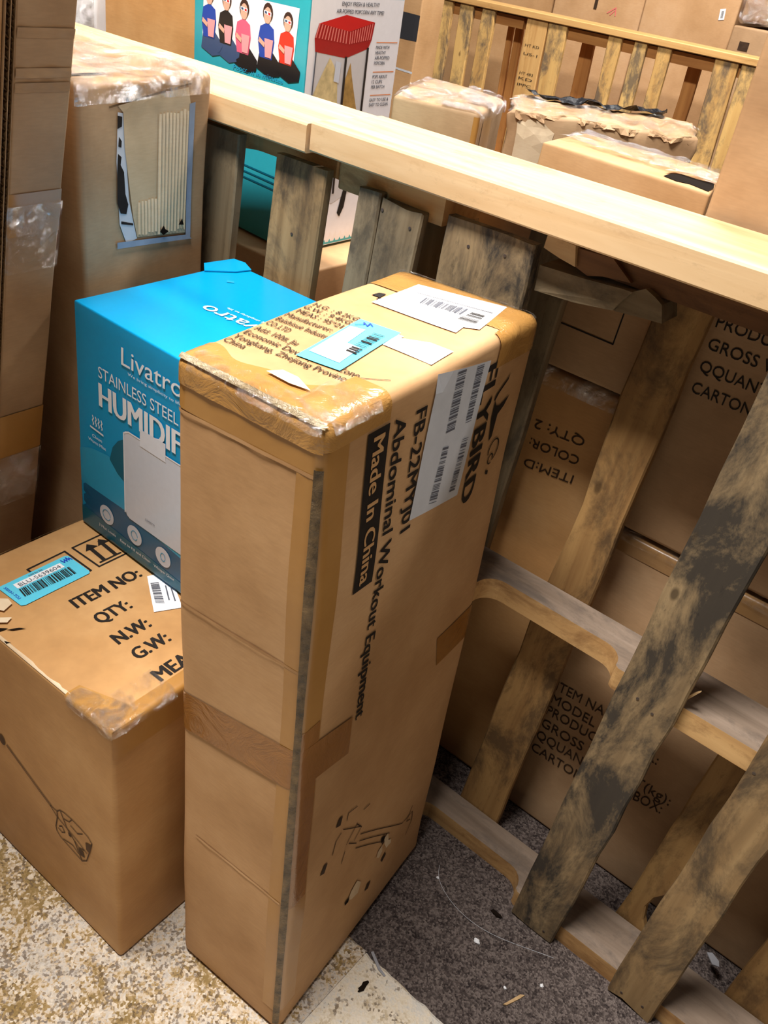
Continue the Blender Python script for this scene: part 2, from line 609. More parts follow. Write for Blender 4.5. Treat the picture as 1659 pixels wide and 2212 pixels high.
def board(name, mat, parent, pts, thick, depth_dir=(0, 1, 0), seg=18, jag=0.002, seed=0.0, rag=(0.0, 0.0), chips=()):
    """plank from front-face corners: bottom-left, bottom-right, top-left, top-right (world), extruded along depth_dir.
    local X = length, Y = width, Z = -depth"""
    bl, br, tl, tr = [Vector(p) for p in pts]
    X = ((tl + tr) / 2 - (bl + br) / 2)
    L = X.length
    X.normalize()
    D = Vector(depth_dir)
    D = (D - X * D.dot(X)).normalized()
    Y = D.cross(X).normalized()
    org = (bl + br) / 2
    mat4 = Matrix((X, Y, D)).transposed().to_4x4()
    mat4.translation = org
    inv = mat4.inverted()
    c = [inv @ p for p in (bl, br, tl, tr)]
    ch = min(0.0025, thick * 0.2)
    V, F = [], []
    for i in range(seg + 1):
        t = i / seg
        l0, r0 = c[0].lerp(c[2], t), c[1].lerp(c[3], t)
        jl = jag * noise.noise(Vector((t * L * 14, seed, 0.3))) + jag * .6 * noise.noise(Vector((t * L * 50, seed, 1.3)))
        jr = jag * noise.noise(Vector((t * L * 14, seed, 7.3))) + jag * .6 * noise.noise(Vector((t * L * 50, seed, 9.3)))
        for (t0, t1, side, dd) in chips:
            if t0 < t < t1:
                k = math.sin((t - t0) / (t1 - t0) * math.pi) * dd
                if side > 0:
                    jr -= k
                else:
                    jl -= k
        yl, yr = l0.y, r0.y
        sg = 1 if yr > yl else -1
        yl -= sg * jl
        yr += sg * jr
        xs = lerp(l0.x, r0.x, 0.5)
        ring = [(yl, ch), (yl + sg * ch, 0), (lerp(yl, yr, .33), 0), (lerp(yl, yr, .66), 0), (yr - sg * ch, 0), (yr, ch), (yr, thick - ch), (yr - sg * ch, thick), (yl + sg * ch, thick), (yl, thick - ch)]
        for q, (yy, zz) in enumerate(ring):
            f_ = (yy - yl) / (yr - yl)
            xx = lerp(l0.x, r0.x, f_)
            if i == 0 and rag[0]:
                xx += rag[0] * (noise.noise(Vector((f_ * 9, seed, 3.1))) + 0.5)
            if i == seg and rag[1]:
                xx -= rag[1] * (noise.noise(Vector((f_ * 9, seed, 5.1))) + 0.5)
            bow = 0.0
            V.append((xx, yy, zz + bow))
    m = 10
    for i in range(seg):
        for q in range(m):
            a, b = i * m + q, i * m + (q + 1) % m
            F.append((a, b, b + m, a + m))
    F.append(tuple(range(m))[::-1])
    F.append(tuple(range(seg * m, seg * m + m)))
    o = link_mesh(name, V, F, mat, None)
    bm = bmesh.new()
    bm.from_mesh(o.data)
    bmesh.ops.recalc_face_normals(bm, faces=bm.faces[:])
    bm.to_mesh(o.data)
    bm.free()
    o.parent = parent
    o.matrix_local = (Matrix.Translation(parent.location).inverted() @ mat4) if parent else mat4
    return o


def prism(name, mat, parent, pts, z0, z1, axis='Z', jag=0.0, seed=0.0, mat2=None):
    """polygon extruded between two levels: axis Z -> pts are (x,y); axis Y -> pts are (x,z)"""
    base = parent.location if parent else Vector((0, 0, 0))
    bm = bmesh.new()
    def mk(p, l):
        v = Vector((p[0], p[1], l)) if axis == 'Z' else Vector((p[0], l, p[1]))
        if jag:
            v += Vector((noise.noise(v * 60 + Vector((seed, 0, 0))), noise.noise(v * 60 + Vector((0, seed, 0))), noise.noise(v * 60 + Vector((0, 0, seed))))) * jag
        return bm.verts.new(v - base)
    lo = [mk(p, z0) for p in pts]
    hi = [mk(p, z1) for p in pts]
    bm.faces.new(lo)
    bm.faces.new(hi[::-1])
    k = len(pts)
    for i in range(k):
        bm.faces.new((lo[i], hi[i], hi[(i + 1) % k], lo[(i + 1) % k]))
    bmesh.ops.recalc_face_normals(bm, faces=bm.faces[:])
    me = bpy.data.meshes.new(name)
    bm.to_mesh(me)
    bm.free()
    me.materials.append(mat)
    if mat2:
        me.materials.append(mat2)
        for p in me.polygons:
            if abs(p.normal.z) > .9:
                p.material_index = 1
    o = bpy.data.objects.new(name, me)
    COL.objects.link(o)
    o.parent = parent
    return o


# ------------------------------------------------------------------ the setting
def slab(name, x0, x1, y0, y1, z0, z1, mat):
    v = [(x, y, z) for z in (z0, z1) for y in (y0, y1) for x in (x0, x1)]
    f = [(0, 2, 3, 1), (4, 5, 7, 6), (0, 1, 5, 4), (2, 6, 7, 3), (0, 4, 6, 2), (1, 3, 7, 5)]
    return link_mesh(name, v, f, mat)


struct(slab('floor', -5, 4, -3.5, 6.0, -0.1, 0.0, M['carpet']))
struct(slab('wall_back', -5, 4, 5.9, 6.0, 0.0, 4.0, M['wall']))

# speckled rug in the aisle, ragged edge towards the pallets
def rug_piece(name, label, pts_edge, x0, x1, y0, mat, seed, z=0.004):
    n = 120
    V, F = [], []
    for i in range(n + 1):
        x = lerp(x0, x1, i / n)
        ye = pts_edge(x) + 0.004 * noise.noise(Vector((x * 40, seed, 0))) + 0.0025 * noise.noise(Vector((x * 140, seed, 0)))
        V += [(x, y0, 0), (x, y0, z), (x, ye - 0.004, z), (x, ye, z * .4), (x, ye, 0)]
    for i in range(n):
        for q in range(4):
            a = i * 5 + q
            F.append((a, a + 5, a + 6, a + 1))
    o = link_mesh(name, V, F, mat)
    return tag(o, label, 'rug')


rug_piece('rug', 'cream and olive speckled rug under the cartons in the aisle', lambda x: -0.2405 - 0.02 * max(0, x - .15) * 3, -2.5, 0.02, -3.0, M['rug'], 1.0)
rug_piece('rug_offcut', 'pale worn rug strip beside the dark carpet at the foot of the tall carton', lambda x: -0.2415, 0.0205, 1.6, -3.0, M['rug_pale'], 4.0)


# ------------------------------------------------------------------ front pallets
def lean(z):
    return -0.016 + 0.048 * z


def bpts(xl0, xr0, xl1, xr1, z0, z1, dy=0.0):
    return [(xl0, lean(z0) + dy, z0), (xr0, lean(z0) + dy, z0), (xl1, lean(z1) + dy, z1), (xr1, lean(z1) + dy, z1)]


def stringer(parent, mat, x0, x1, z0, dy, notches=(), dep=0.089, h=0.038, name='stringer', seed=0.0):
    yf = 0.048 * z0 + dy
    pts = [(x0, yf)]
    for (n0, n1) in notches:
        r = 0.032
        d = 0.036
        pts.append((n0 - 0.006, yf))
        for k in range(7):
            a = math.pi / 2 * k / 6
            pts.append((n0 + r * (1 - math.cos(a)), yf + 0.004 + (d - 0.004) * math.sin(a)))
        for k in range(7):
            a = math.pi / 2 * (1 - k / 6)
            pts.append((n1 - r * (1 - math.cos(a)), yf + 0.004 + (d - 0.004) * math.sin(a)))
        pts.append((n1 + 0.006, yf))
    pts += [(x1, yf), (x1, yf + dep), (x0, yf + dep)]
    return prism(name, mat, parent, pts, z0, z0 + h, mat2=M['stringer_side'])


TH = 0.016
PG = 'pallets standing on edge as bin walls'
pr_ = empty('pallet', (0.35, 0.03, 0), 'stained front pallet on edge right of the tall carton, carton lettering behind its slats', 'pallet', PG)
# near deck boards (bottom deck, facing the aisle)
board('deck_board', M['deck_dirty'], pr_, bpts(-.262, -.127, -.255, -.121, 0, 1.066), .020, seed=1, jag=.003, rag=(0, .012))
board('deck_board', M['deck_dirty'], pr_, bpts(.153, .234, .186, .272, 0, 1.066), TH, seed=2, jag=.003, rag=(.006, 0))
board('deck_board', M['deck'], pr_, bpts(.338, .414, .374, .448, 0, 1.066), TH, seed=3, jag=.004, rag=(.014, 0), chips=((.1, .16, 1, .004), (.3, .42, 1, .006)))
board('deck_board', M['deck'], pr_, bpts(.56, .65, .59, .68, 0, 1.066), TH, seed=4, jag=.003)
board('deck_board', M['deck_dirty'], pr_, bpts(.82, .955, .85, .985, 0, 1.066), TH, seed=5, jag=.003)
# stringers
stringer(pr_, M['stringer'], -.262, .96, 0.0, 0.0, ((-.09, .142), (.50, .73)))
stringer(pr_, M['stringer'], -.255, .968, 0.522, 0.0, ((-.083, .152), (.51, .74)))
stringer(pr_, M['stringer_dark'], -.045, .985, 1.044, 0.012, (), .078, .034)
# split remains of the top stringer
prism('splintered_stringer', M['deck_grey'], pr_, [(-.118, 1.034), (-.06, 1.036), (-.005, 1.041), (.006, 1.041), (-.004, 1.026), (-.011, 1.013), (-.06, 1.005), (-.118, 1.002)], .050, .10, 'Y', .003, 2.0)
prism('splintered_stringer', M['deck_grey'], pr_, [(.004, 1.040), (.021, 1.048), (.034, 1.045), (.044, 1.038), (.051, 1.018), (.02, 1.015), (-.009, 1.013), (-.002, 1.027)], .053, .095, 'Y', .004, 5.0)
prism('splintered_stringer', M['pale_split'], pr_, [(-.118, 1.072), (-.078, 1.070), (-.073, 1.047), (-.095, 1.050), (-.118, 1.055)], .050, .10, 'Y', .002, 7.0)
prism('splintered_stringer', M['stringer_dark'], pr_, [(-.08, 1.066), (-.03, 1.07), (.0, 1.049), (-.037, 1.046), (-.056, 1.040), (-.085, 1.048)], .055, .11, 'Y', .003, 9.0)
# far deck boards (top deck, facing the bin)
DB = 0.016 + 0.089
board('deck_board', M['deck_grey'], pr_, bpts(-.215, -.142, -.19, -.112, 0, 1.06, DB), .018, seed=11, jag=.003)
board('deck_board', M['deck_warm'], pr_, bpts(-.040, .044, .012, .080, 0, 1.06, DB), TH, seed=12, jag=.003, chips=((.55, .75, -1, .008),))
board('deck_board', M['deck_warm'], pr_, bpts(.290, .352, .318, .372, 0, .54, DB), TH, seed=13, jag=.002, chips=((.04, .3, 1, .028),))
board('deck_board', M['deck_warm'], pr_, bpts(.487, .60, .51, .62, 0, 1.06, DB), TH, seed=14, jag=.003)
board('deck_board', M['deck_warm'], pr_, bpts(.72, .82, .74, .84, 0, 1.06, DB), TH, seed=15, jag=.003)
board('deck_board', M['deck_warm'], pr_, bpts(.87, .96, .89, .985, 0, 1.06, DB), TH, seed=16, jag=.003)
# loose splinter on the middle board
prism('splinter', M['pale_split'], pr_, [(.243, .568), (.262, .596), (.266, .600), (.250, .566)], .022, .026, 'Y')


def nails(parent, pts):
    for (x, y, z) in pts:
        V = [(0.0022 * math.cos(k * math.pi / 4), -0.0008, 0.0022 * math.sin(k * math.pi / 4)) for k in range(8)]
        V += [(v[0], 0.001, v[2]) for v in V]
        F = [tuple(range(8))] + [(k, (k + 1) % 8, 8 + (k + 1) % 8, 8 + k) for k in range(8)]
        o = link_mesh('nail', V, F, M['nail'], parent)
        o.location = Vector((x, y, z)) - parent.location


def yb(z):
    return lean(z)


nails(pr_, [(.20, yb(.54), .545), (.225, yb(.535), .535), (.185, yb(.02), .022), (.215, yb(.018), .018), (.365, yb(.54), .54), (.395, yb(.545), .545), (.36, yb(.02), .02), (.395, yb(.025), .025), (-.16, yb(1.035), 1.035), (-.215, yb(1.03), 1.03)])

pl_ = empty('pallet', (-.90, 0.03, 0), 'grey front pallet on edge behind the blue box, popcorn box visible between its slats', 'pallet', PG)
board('deck_board', M['deck_grey'], pl_, bpts(-.395, -.342, -.364, -.293, 0, 1.052), TH, seed=21, jag=.002, rag=(0, .01))
board('deck_board', M['deck_grey'], pl_, bpts(-.44, -.398, -.406, -.3665, 0, 1.056), TH, seed=22, jag=.002, rag=(0, .006))
board('deck_board', M['deck'], pl_, bpts(-.60, -.50, -.568, -.467, 0, 1.058), .018, seed=23, jag=.002)
board('deck_board', M['deck_grey'], pl_, bpts(-.77, -.675, -.745, -.647, 0, 1.064), .018, seed=24, jag=.002)
board('deck_board', M['deck'], pl_, bpts(-1.04, -.95, -1.03, -.93, 0, 1.064), TH, seed=25, jag=.002)
board('deck_board', M['deck'], pl_, bpts(-1.49, -1.35, -1.49, -1.35, 0, 1.064), TH, seed=26, jag=.002)
stringer(pl_, M['stringer'], -1.50, -.30, 0.0, 0.0, ((-1.33, -1.1), (-.72, -.49)))
stringer(pl_, M['stringer'], -1.50, -.29, 0.522, 0.0, ((-1.33, -1.1), (-.70, -.47)))
stringer(pl_, M['stringer'], -1.49, -.272, 1.036, 0.0, ((-1.31, -1.08), (-.68, -.46)))
for i, (a, b_) in enumerate(((-.38, -.29), (-1.16, -1.07), (-1.33, -1.24), (-1.49, -1.38))):
    board('deck_board', M['deck_warm'], pl_, bpts(a, b_, a + .01, b_ + .01, 0, 1.07, DB), TH, seed=30 + i, jag=.002)
nails(pl_, [(-.52, yb(.95), .955), (-.36, yb(1.03), 1.035), (-.31, yb(1.02), 1.025)])

# two planks capping the pallets
def rail(name, label, mat, x0, x1, y0, y1, z0, z1, tilt=0.0, seed=0.0, group=None):
    o = board(name, mat, None, [(x0, y0, z1), (x0, y1, z1 + tilt), (x1, y0, z1), (x1, y1, z1 + tilt)], z1 - z0, (0, 0, -1), 24, .0012, seed)
    return tag(o, label, 'plank', group)


rail('rail_plank', 'long pale pine plank lying along the top of the front pallets', M['pine'], -.4905, 1.0, .020, .172, 1.0795, 1.1185, 0, 3.0, 'pine planks capping the front pallets')
rail('rail_plank', 'shorter pine plank end butting the long one beside the torn carton', M['pine'], -1.48, -.4935, .014, .178, 1.0765, 1.1150, 0.0, 8.0, 'pine planks capping the front pallets')

# ------------------------------------------------------------------ tall carton (front)
tall = Carton('tall_carton', 'tall narrow brown carton standing in front of the pallet, white barcode sheet on its side', 'box',
              (.190, .400, 1.0),
              [(-.193, -.438, 0.0045), (.004, -.425, 0.0045), (-.038, -.028, 0.0045), (-.236, -.040, 0.0045), (-.226, -.430, 1.0), (-.038, -.420, 1.0), (-.069, -.010, 1.0), (-.263, -.040, 1.0)],
              .014, M['kraft'], dent=.003, freq=6, n=70, seed=2.0)
a, b, c = tall.d


def edge_FR(z0, z1, wf, wr, bx=a):
    def fn(s, t):
        z = lerp(z0, z1, t)
        q = lerp(-wf, wr, s)
        return (bx + q, 0, z) if q < 0 else (bx, q, z)
    return fn


def edge_FT(x0, x1, wf, wt, cz=c):
    def fn(s, t):
        x = lerp(x0, x1, t)
        q = lerp(-wf, wt(t) if callable(wt) else wt, s)
        return (x, 0, cz + q) if q < 0 else (x, q, cz)
    return fn


def edge_RT(y0, y1, wr, wt, ax=a, cz=c):
    def fn(s, t):
        y = lerp(y0, y1, t)
        q = lerp(-wr, wt, s)
        return (ax, y, cz + q) if q < 0 else (ax - q, y, cz)
    return fn


tall.sheet('packing_tape', edge_FR(.05, .985, .030, .038), 16, 60, M['tape_flat'], .0007)
tall.sheet('packing_tape', edge_FR(.30, .62, .0, .036), 8, 24, M['tape_dark'], .0011)
tall.sheet('packing_tape', edge_FT(.0, a, .030, lambda t: .040 + .055 * max(0, t - .55) / .45 + .006 * math.sin(t * 17)), 24, 30, M['tape'], .0009, .0016, 30)
tall.sheet('packing_tape', edge_RT(.0, .098, .028, .045), 14, 18, M['tape'], .0014, .0012, 40)
tall.sheet('clear_tape', edge_FT(.02, a - .004, .012, .024), 14, 40, M['clear_tape'], .0022, .004, 55)
tall.sheet('clear_tape', edge_RT(.012, .080, .012, .05), 14, 20, M['clear_tape'], .0028, .004, 60)
# tape across the far end of the top
tall.sheet('packing_tape', lambda s, t: (lerp(0, a, t), lerp(.318, b, s), c), 10, 20, M['tape'], .0008, .0005, 30)
tall.sheet('packing_tape', edge_RT(.305, b, .040, .01), 14, 12, M['tape'], .0011, .0006, 40)
tall.sheet('clear_tape', lambda s, t: (lerp(0, a, t), lerp(.385, b, s), c), 6, 24, M['clear_tape'], .0018, .003, 60)
# horizontal band
def band_fn(z0, z1):
    def fn(s, t):
        q = lerp(-a, .100, s)
        z = lerp(z0, z1, t) + (.034 * (q + a) / a if q < 0 else .034 - .02 * q / .1)
        return (a + q, 0, z) if q < 0 else (a, q, z)
    return fn


tall.sheet('packing_tape', band_fn(.497, .560), 40, 6, M['tape_dark'], .0013)
tall.sheet('packing_tape', lambda s, t: (a, lerp(.292 + .016 * (1 - t), b, s), lerp(.505, .566, t)), 10, 6, M['tape_dark'], .0009)
# grimy front edge
tall.sheet('edge_grime', edge_FR(.02, .955, .0095, .003), 8, 90, M['dirt_tape'], .0022, .0016, 70, label='dark grimy tape running down the front edge')
tall.sheet('packing_tape', edge_FT(.0, a, .056, .0), 10, 20, M['tape_flat'], .0006)
tall.sheet('edge_grime', edge_FT(.004, a, .003, .006), 8, 60, M['pale_tape'], .0030, .0030, 60)
# flap creases
for (u0, v0, u1, v1) in ((.001, .941, .187, .946), (.004, .701, .183, .710), (.030, .306, .178, .309)):
    tall.sheet('flap_crease', lambda s, t, q=(u0, v0, u1, v1): (lerp(q[0], q[2], t), 0, lerp(q[1], q[3], t) + (s - .5) * .004), 4, 30, M['kraft'], .0004, .0012, 30)
tall.poly('lifted_paper_flap', 'T', [(.088, .036), (.096, .050), (.115, .050), (.140, .038), (.118, .034)], M['kraft_torn'], .0045, 'pale peeled scrap of paper', sub=1)

# side printing (reads downwards)
R = 'R'
bar = tall.poly('print_panel', R, [(.066, .968), (.100, .968), (.100, .779), (.066, .781)], M['ink'], .0012)
tall.text(R, 'Made In China', (.075, .961), (.075, .787), (.094, .961), M['kraft_letter'], .018, .0018, parent=bar)
tall.text(R, 'Abdominal Workout Equipment', (.109, .968), (.107, .561), (.129, .966), M['ink'], .014)
tall.text(R, 'FB-22MYJ01', (.144, .965), (.143, .818), (.164, .965), M['ink'], .014)
tall.text(R, 'FLYBIRD', (.281, .969), (.281, .785), (.313, .969), M['ink'], .022)
for q_ in (
    [(.347, .942), (.3425, .936), (.322, .9225), (.318, .916), (.321, .914), (.328, .922), (.345, .934)],
    [(.358, .911), (.349, .899), (.336, .891), (.333, .862), (.327, .858), (.321, .890), (.322, .915), (.327, .906), (.337, .903), (.352, .908)],
    [(.338, .812), (.345, .809), (.345, .803), (.338, .806)]):
    tall.poly('printed_logo', R, q_, M['ink'], .0012)
ring = [(.347 + .013 * math.cos(t), .838 + .015 * math.sin(t)) for t in [math.pi * (-.45 + 1.5 * k / 16) for k in range(17)]]
tall.lines('printed_logo', R, [ring], .0022, M['ink'], .0012)
tall.lines('printed_logo', R, [ellipse((.344, .826), .006, .007, 12)[:11]], .002, M['ink'], .0012)
lab = tall.poly('barcode_sheet', R, [(.176, .994), (.287, .976), (.265, .811), (.157, .829)], M['white_dull'], .0016, 'white sheet with four barcodes', sub=2)
for k, q in enumerate(([(.213, .986), (.208, .914), (.226, .912), (.230, .984)], [(.207, .899), (.194, .832), (.211, .827), (.219, .896)],
                       [(.255, .979), (.251, .911), (.264, .909), (.271, .977)], [(.251, .892), (.240, .826), (.253, .823), (.265, .889)])):
    tall.barcode(R, q, 22, M['ink_grey'], 40 + k, .0023, lab)
# faded line drawing of the equipment, with scuffed tears
tall.lines('printed_drawing', R, [[(.114, .348), (.160, .306)], [(.166, .282), (.303, .163)], [(.167, .265), (.262, .182)], [(.159, .257), (.238, .186)],
                                  [(.120, .361), (.122, .374), (.143, .367)], [(.163, .340), (.178, .337)], [(.128, .30), (.150, .322), (.165, .30), (.150, .285)], [(.303, .163), (.336, .159), (.342, .130), (.330, .104)],
                                  [(.330, .18), (.320, .150), (.335, .14)], [(.094, .315), (.099, .338), (.110, .345)], [(.127, .286), (.122, .264)], [(.135, .295), (.158, .27)]], .0016, M['ink_soft'], .001)
tall.multi('printed_drawing', R, [[(.094, .372), (.100, .385), (.108, .383), (.105, .366)], [(.068, .300), (.076, .314), (.084, .310), (.078, .294)], [(.205, .10), (.212, .112), (.222, .108), (.216, .095)],
                                  [(.240, .186), (.249, .190), (.252, .176), (.243, .172)], [(.247, .13), (.258, .139), (.262, .130), (.252, .120)]], M['ink_soft'], .0011)
for q_ in ([(.246, .186), (.256, .189), (.262, .165), (.270, .160), (.272, .148), (.258, .150), (.250, .168)],
                             [(.232, .168), (.243, .172), (.246, .155), (.238, .147), (.230, .156)], [(.163, .148), (.178, .158), (.190, .142), (.184, .122), (.166, .126), (.158, .136)]):
    tall.poly('scuff_tear', R, q_, M['kraft_torn'], .0014, 'pale scuffed tear in the cardboard')
tall.multi('scuff_hole', R, [[(.236, .196), (.246, .195), (.247, .184), (.238, .182)], [(.148, .138), (.160, .140), (.158, .130), (.149, .131)]], M['void'], .0016)
# top printing
T = 'T'
for (s_, x0, y0, x1, y1) in (('N.G. : 8.2KG', .014, .197, .069, .203), ('G.W. : 9.4KG', .012, .183, .069, .189), ('MEAS : 95*21', .014, .168, .069, .174),
                             ('Manufacturer:', .012, .151, .068, .158), ('Baishisue Industry', .013, .135, .078, .142), ('CO.,LTD', .013, .119, .041, .122),
                             ('Add: 100#, Jiu', .014, .100, .065, .106), ('Economic Development Zone,', .014, .084, .150, .098), ('Yongkang, Zhejiang Province,', .013, .069, .151, .083), ('China', .013, .055, .038, .058)):
    tall.text(T, s_, (x0, y0), (x1, y1), (x0 - .001, y0 + .0105), M['ink_soft'], .004)
ship = tall.poly('shipping_label', T, [(.048, .262), (.048, .362), (.153, .384), (.165, .298), (.150, .289), (.153, .268)], M['white'], .0014, 'white shipping label', sub=1)
tall.barcode(T, [(.078, .330), (.128, .340), (.130, .318), (.082, .308)], 22, M['ink_grey'], 5, .0022, ship)
tall.barcode(T, [(.133, .302), (.135, .340), (.149, .343), (.155, .306)], 16, M['ink'], 6, .0022, ship)
tall.lines('label_rule', T, [[(.063, .335), (.151, .352)]], .0016, M['ink_grey'], .0022, parent=ship)
tall.multi('label_print', T, [[(.045, .275), (.050, .275), (.050, .283), (.045, .283)], [(.034, .283), (.045, .283), (.043, .300), (.036, .296)]], M['ink'], .0011)
blue = tall.poly('blue_sticker', T, [(.079, .089), (.069, .210), (.117, .216), (.128, .096)], M['sticker_blue'], .0016, 'light blue sticker', sub=1)
tall.poly('sticker_panel', T, [(.082, .106), (.074, .185), (.090, .190), (.096, .150), (.112, .150), (.118, .108)], M['white'], .0022, parent=blue)
tall.barcode(T, [(.106, .134), (.100, .193), (.112, .196), (.118, .135)], 16, M['ink'], 9, .0028, blue)
tall.lines('pen_mark', T, [[(.075, .192), (.081, .200), (.078, .204), (.086, .199), (.084, .207), (.090, .203)]], .0014, M['pen_blue'], .0026, parent=blue)
tall.poly('blank_label', T, [(.121, .177), (.117, .212), (.124, .211), (.124, .205), (.151, .221), (.178, .221), (.180, .176)], M['white'], .0012, 'blank white label', sub=1)
tall.lines('label_print', T, [[(.150, .10), (.172, .118)]], .0009, M['ink_soft'])

# ------------------------------------------------------------------ low carton with ITEM NO lettering
item = Carton('low_carton', 'low wide brown carton lettered with item number lines, blue sticker on its top', 'box', (.385, .450, .515),
              [(-.632, -.524, .0045), (-.246, -.513, .0045), (-.254, -.060, .0045), (-.636, -.070, .0045), (-.630, -.525, .515), (-.242, -.508, .515), (-.252, -.060, .515), (-.628, -.070, .515)],
              .007, M['kraft_warm'], dent=.003, freq=5, n=44, seed=5.0)
for (s_, p0, p1, p2) in (('ITEM NO:', (.174, .107), (.174, .218), (.151, .108)), ('QTY:', (.221, .110), (.221, .164), (.198, .110)), ('N.W:', (.269, .102), (.269, .158), (.246, .103)),
                         ('G.W:', (.309, .102), (.309, .158), (.286, .103)), ('MEAS:', (.359, .097), (.359, .170), (.335, .097))):
    item.text('T', s_, p0, p1, p2, M['ink'], .018)
item.lines('printed_icon', 'T', [[(.056, .183), (.055, .236), (.117, .235), (.117, .185), (.056, .183)]], .0028, M['ink'])
item.lines('printed_icon', 'T', [[(.058, .108), (.056, .170), (.117, .171), (.117, .109), (.058, .108)]], .0028, M['ink'])
item.lines('printed_icon', 'T', [[(.068, .202), (.107, .200)], [(.068, .222), (.107, .220)]], .006, M['ink'])
item.lines('printed_icon', 'T', [[(.110, .192), (.110, .228)]], .003, M['ink'])
item.multi('printed_icon', 'T', [[(.062, .203), (.076, .192), (.076, .213)], [(.062, .223), (.076, .2135), (.076, .233)]], M['ink'])
item.lines('printed_icon', 'T', [[(.068, .130), (.068, .150), (.080, .150)]], .003, M['ink'])
bs = item.poly('blue_sticker', 'T', [(.072, .056), (.068, .060), (.066, .163), (.069, .167), (.118, .168), (.122, .165), (.124, .062), (.121, .057)], M['sticker_blue'], .0016, 'light blue barcode sticker')
item.poly('sticker_panel', 'T', [(.076, .074), (.076, .148), (.088, .148), (.088, .074)], M['white'], .0022, parent=bs)
item.text('T', 'BLU-5639604', (.0865, .079), (.0865, .144), (.0785, .079), M['ink_grey'], 0, .0027, parent=bs)
item.barcode('T', [(.0905, .074), (.0915, .153), (.111, .152), (.109, .071)], 32, M['ink'], 12, .0024, bs)
item.text('T', 'LOT-14X0X', (.108, .062), (.074, .0605), (.108, .0665), M['pen_blue'], 0, .0024, parent=bs)
item.lines('pen_mark', 'T', [[(.072, .152), (.080, .154), (.073, .157), (.080, .158), (.071, .161), (.079, .162), (.074, .164), (.080, .166)]], .0013, M['pen_blue'], .0024, parent=bs)
item.text('T', 'sold by lot', (.0745, .100), (.0745, .122), (.0705, .100), M['ink_grey'], 0, .0024, parent=bs)
wl = item.poly('white_label', 'T', [(.180, .221), (.191, .252), (.268, .212), (.249, .177)], M['white'], .0014, 'small white barcode label')
item.barcode('T', [(.196, .214), (.237, .190), (.246, .199), (.202, .224)], 18, M['ink_grey'], 13, .002, wl)
item.lines('label_print', 'T', [[(.215, .226), (.243, .209)], [(.225, .228), (.250, .214)]], .002, M['ink_grey'], .002, parent=wl)
# pole trimmer drawing on the front
F_ = 'F'
item.lines('printed_drawing', F_, [[(.139, .286), (.239, .237)], [(.141, .289), (.241, .2405)],
                                   [(.239, .239), (.254, .240), (.262, .250), (.273, .254), (.290, .255), (.310, .253), (.325, .249), (.333, .241), (.326, .215), (.316, .182), (.304, .169), (.28, .173), (.255, .178), (.247, .186), (.246, .196), (.250, .212), (.253, .225), (.239, .237)],
                                   [(.254, .240), (.253, .225), (.275, .219), (.30, .212), (.318, .202)], [(.262, .250), (.268, .236), (.282, .242), (.29, .255)], [(.268, .236), (.275, .219), (.29, .205), (.304, .169)],
                                   [(.255, .205), (.262, .212), (.268, .202), (.26, .195), (.252, .198)], [(.285, .236), (.300, .232), (.312, .243)], [(.29, .205), (.30, .198), (.312, .204)], [(.262, .18), (.285, .188), (.297, .18)]],
           .0021, M['ink_brown'], .0008)
item.multi('printed_drawing', F_, [ellipse((.129, .291), .008, .011, 12), [(.298, .196), (.309, .199), (.313, .186), (.302, .182)], [(.276, .213), (.282, .214), (.284, .206), (.278, .205)], [(.318, .23), (.331, .236), (.325, .21), (.318, .213)]], M['ink_brown'], .0009)
# glossy taped corner and torn front-left edge
aI, bI, cI = item.d
item.sheet('packing_tape', edge_FT(.295, aI, .010, lambda t: .022 + .03 * t, cI), 14, 20, M['tape'], .0009, .0012, 30)
item.sheet('packing_tape', edge_RT(.0, .36, .055, .022, aI, cI), 16, 24, M['tape_flat'], .0012, .0004, 30)
item.sheet('clear_tape', edge_FT(.30, aI, .014, lambda t: .02 + .03 * t, cI), 14, 22, M['clear_tape'], .0022, .003, 55)
item.sheet('clear_tape', edge_RT(.0, .10, .012, .05, aI, cI), 14, 22, M['clear_tape'], .0026, .003, 55)
item.sheet('edge_grime', lambda s, t: (lerp(0, .004, s), lerp(.02, .24, t), cI), 3, 40, M['dirt_tape'], .0015, .002, 60)
zz = [(.10 + .20 * k / 26, .004 + .006 * abs(noise.noise(Vector((k * .9, 3, 1))))) for k in range(27)]
item.multi('torn_edge', 'T', [[(x, 0) for x, y in zz[::26]] + [(x, y) for x, y in zz[::-1]]], M['kraft_torn'], .0015, 'ragged torn cardboard edge')
item.multi('torn_hole', 'T', [[(.118, .002), (.130, .016), (.140, .010), (.150, .020), (.146, .004)], [(.150, .016), (.158, .030), (.165, .036), (.157, .022)], [(.166, .003), (.176, .007), (.172, .0015)]], M['void'], .002)
item.multi('torn_flap', 'T', [[(.088, .040), (.100, .052), (.112, .050), (.118, .034), (.104, .026)], [(.122, .018), (.136, .034), (.141, .024), (.130, .012)]], M['kraft_torn'], .004)

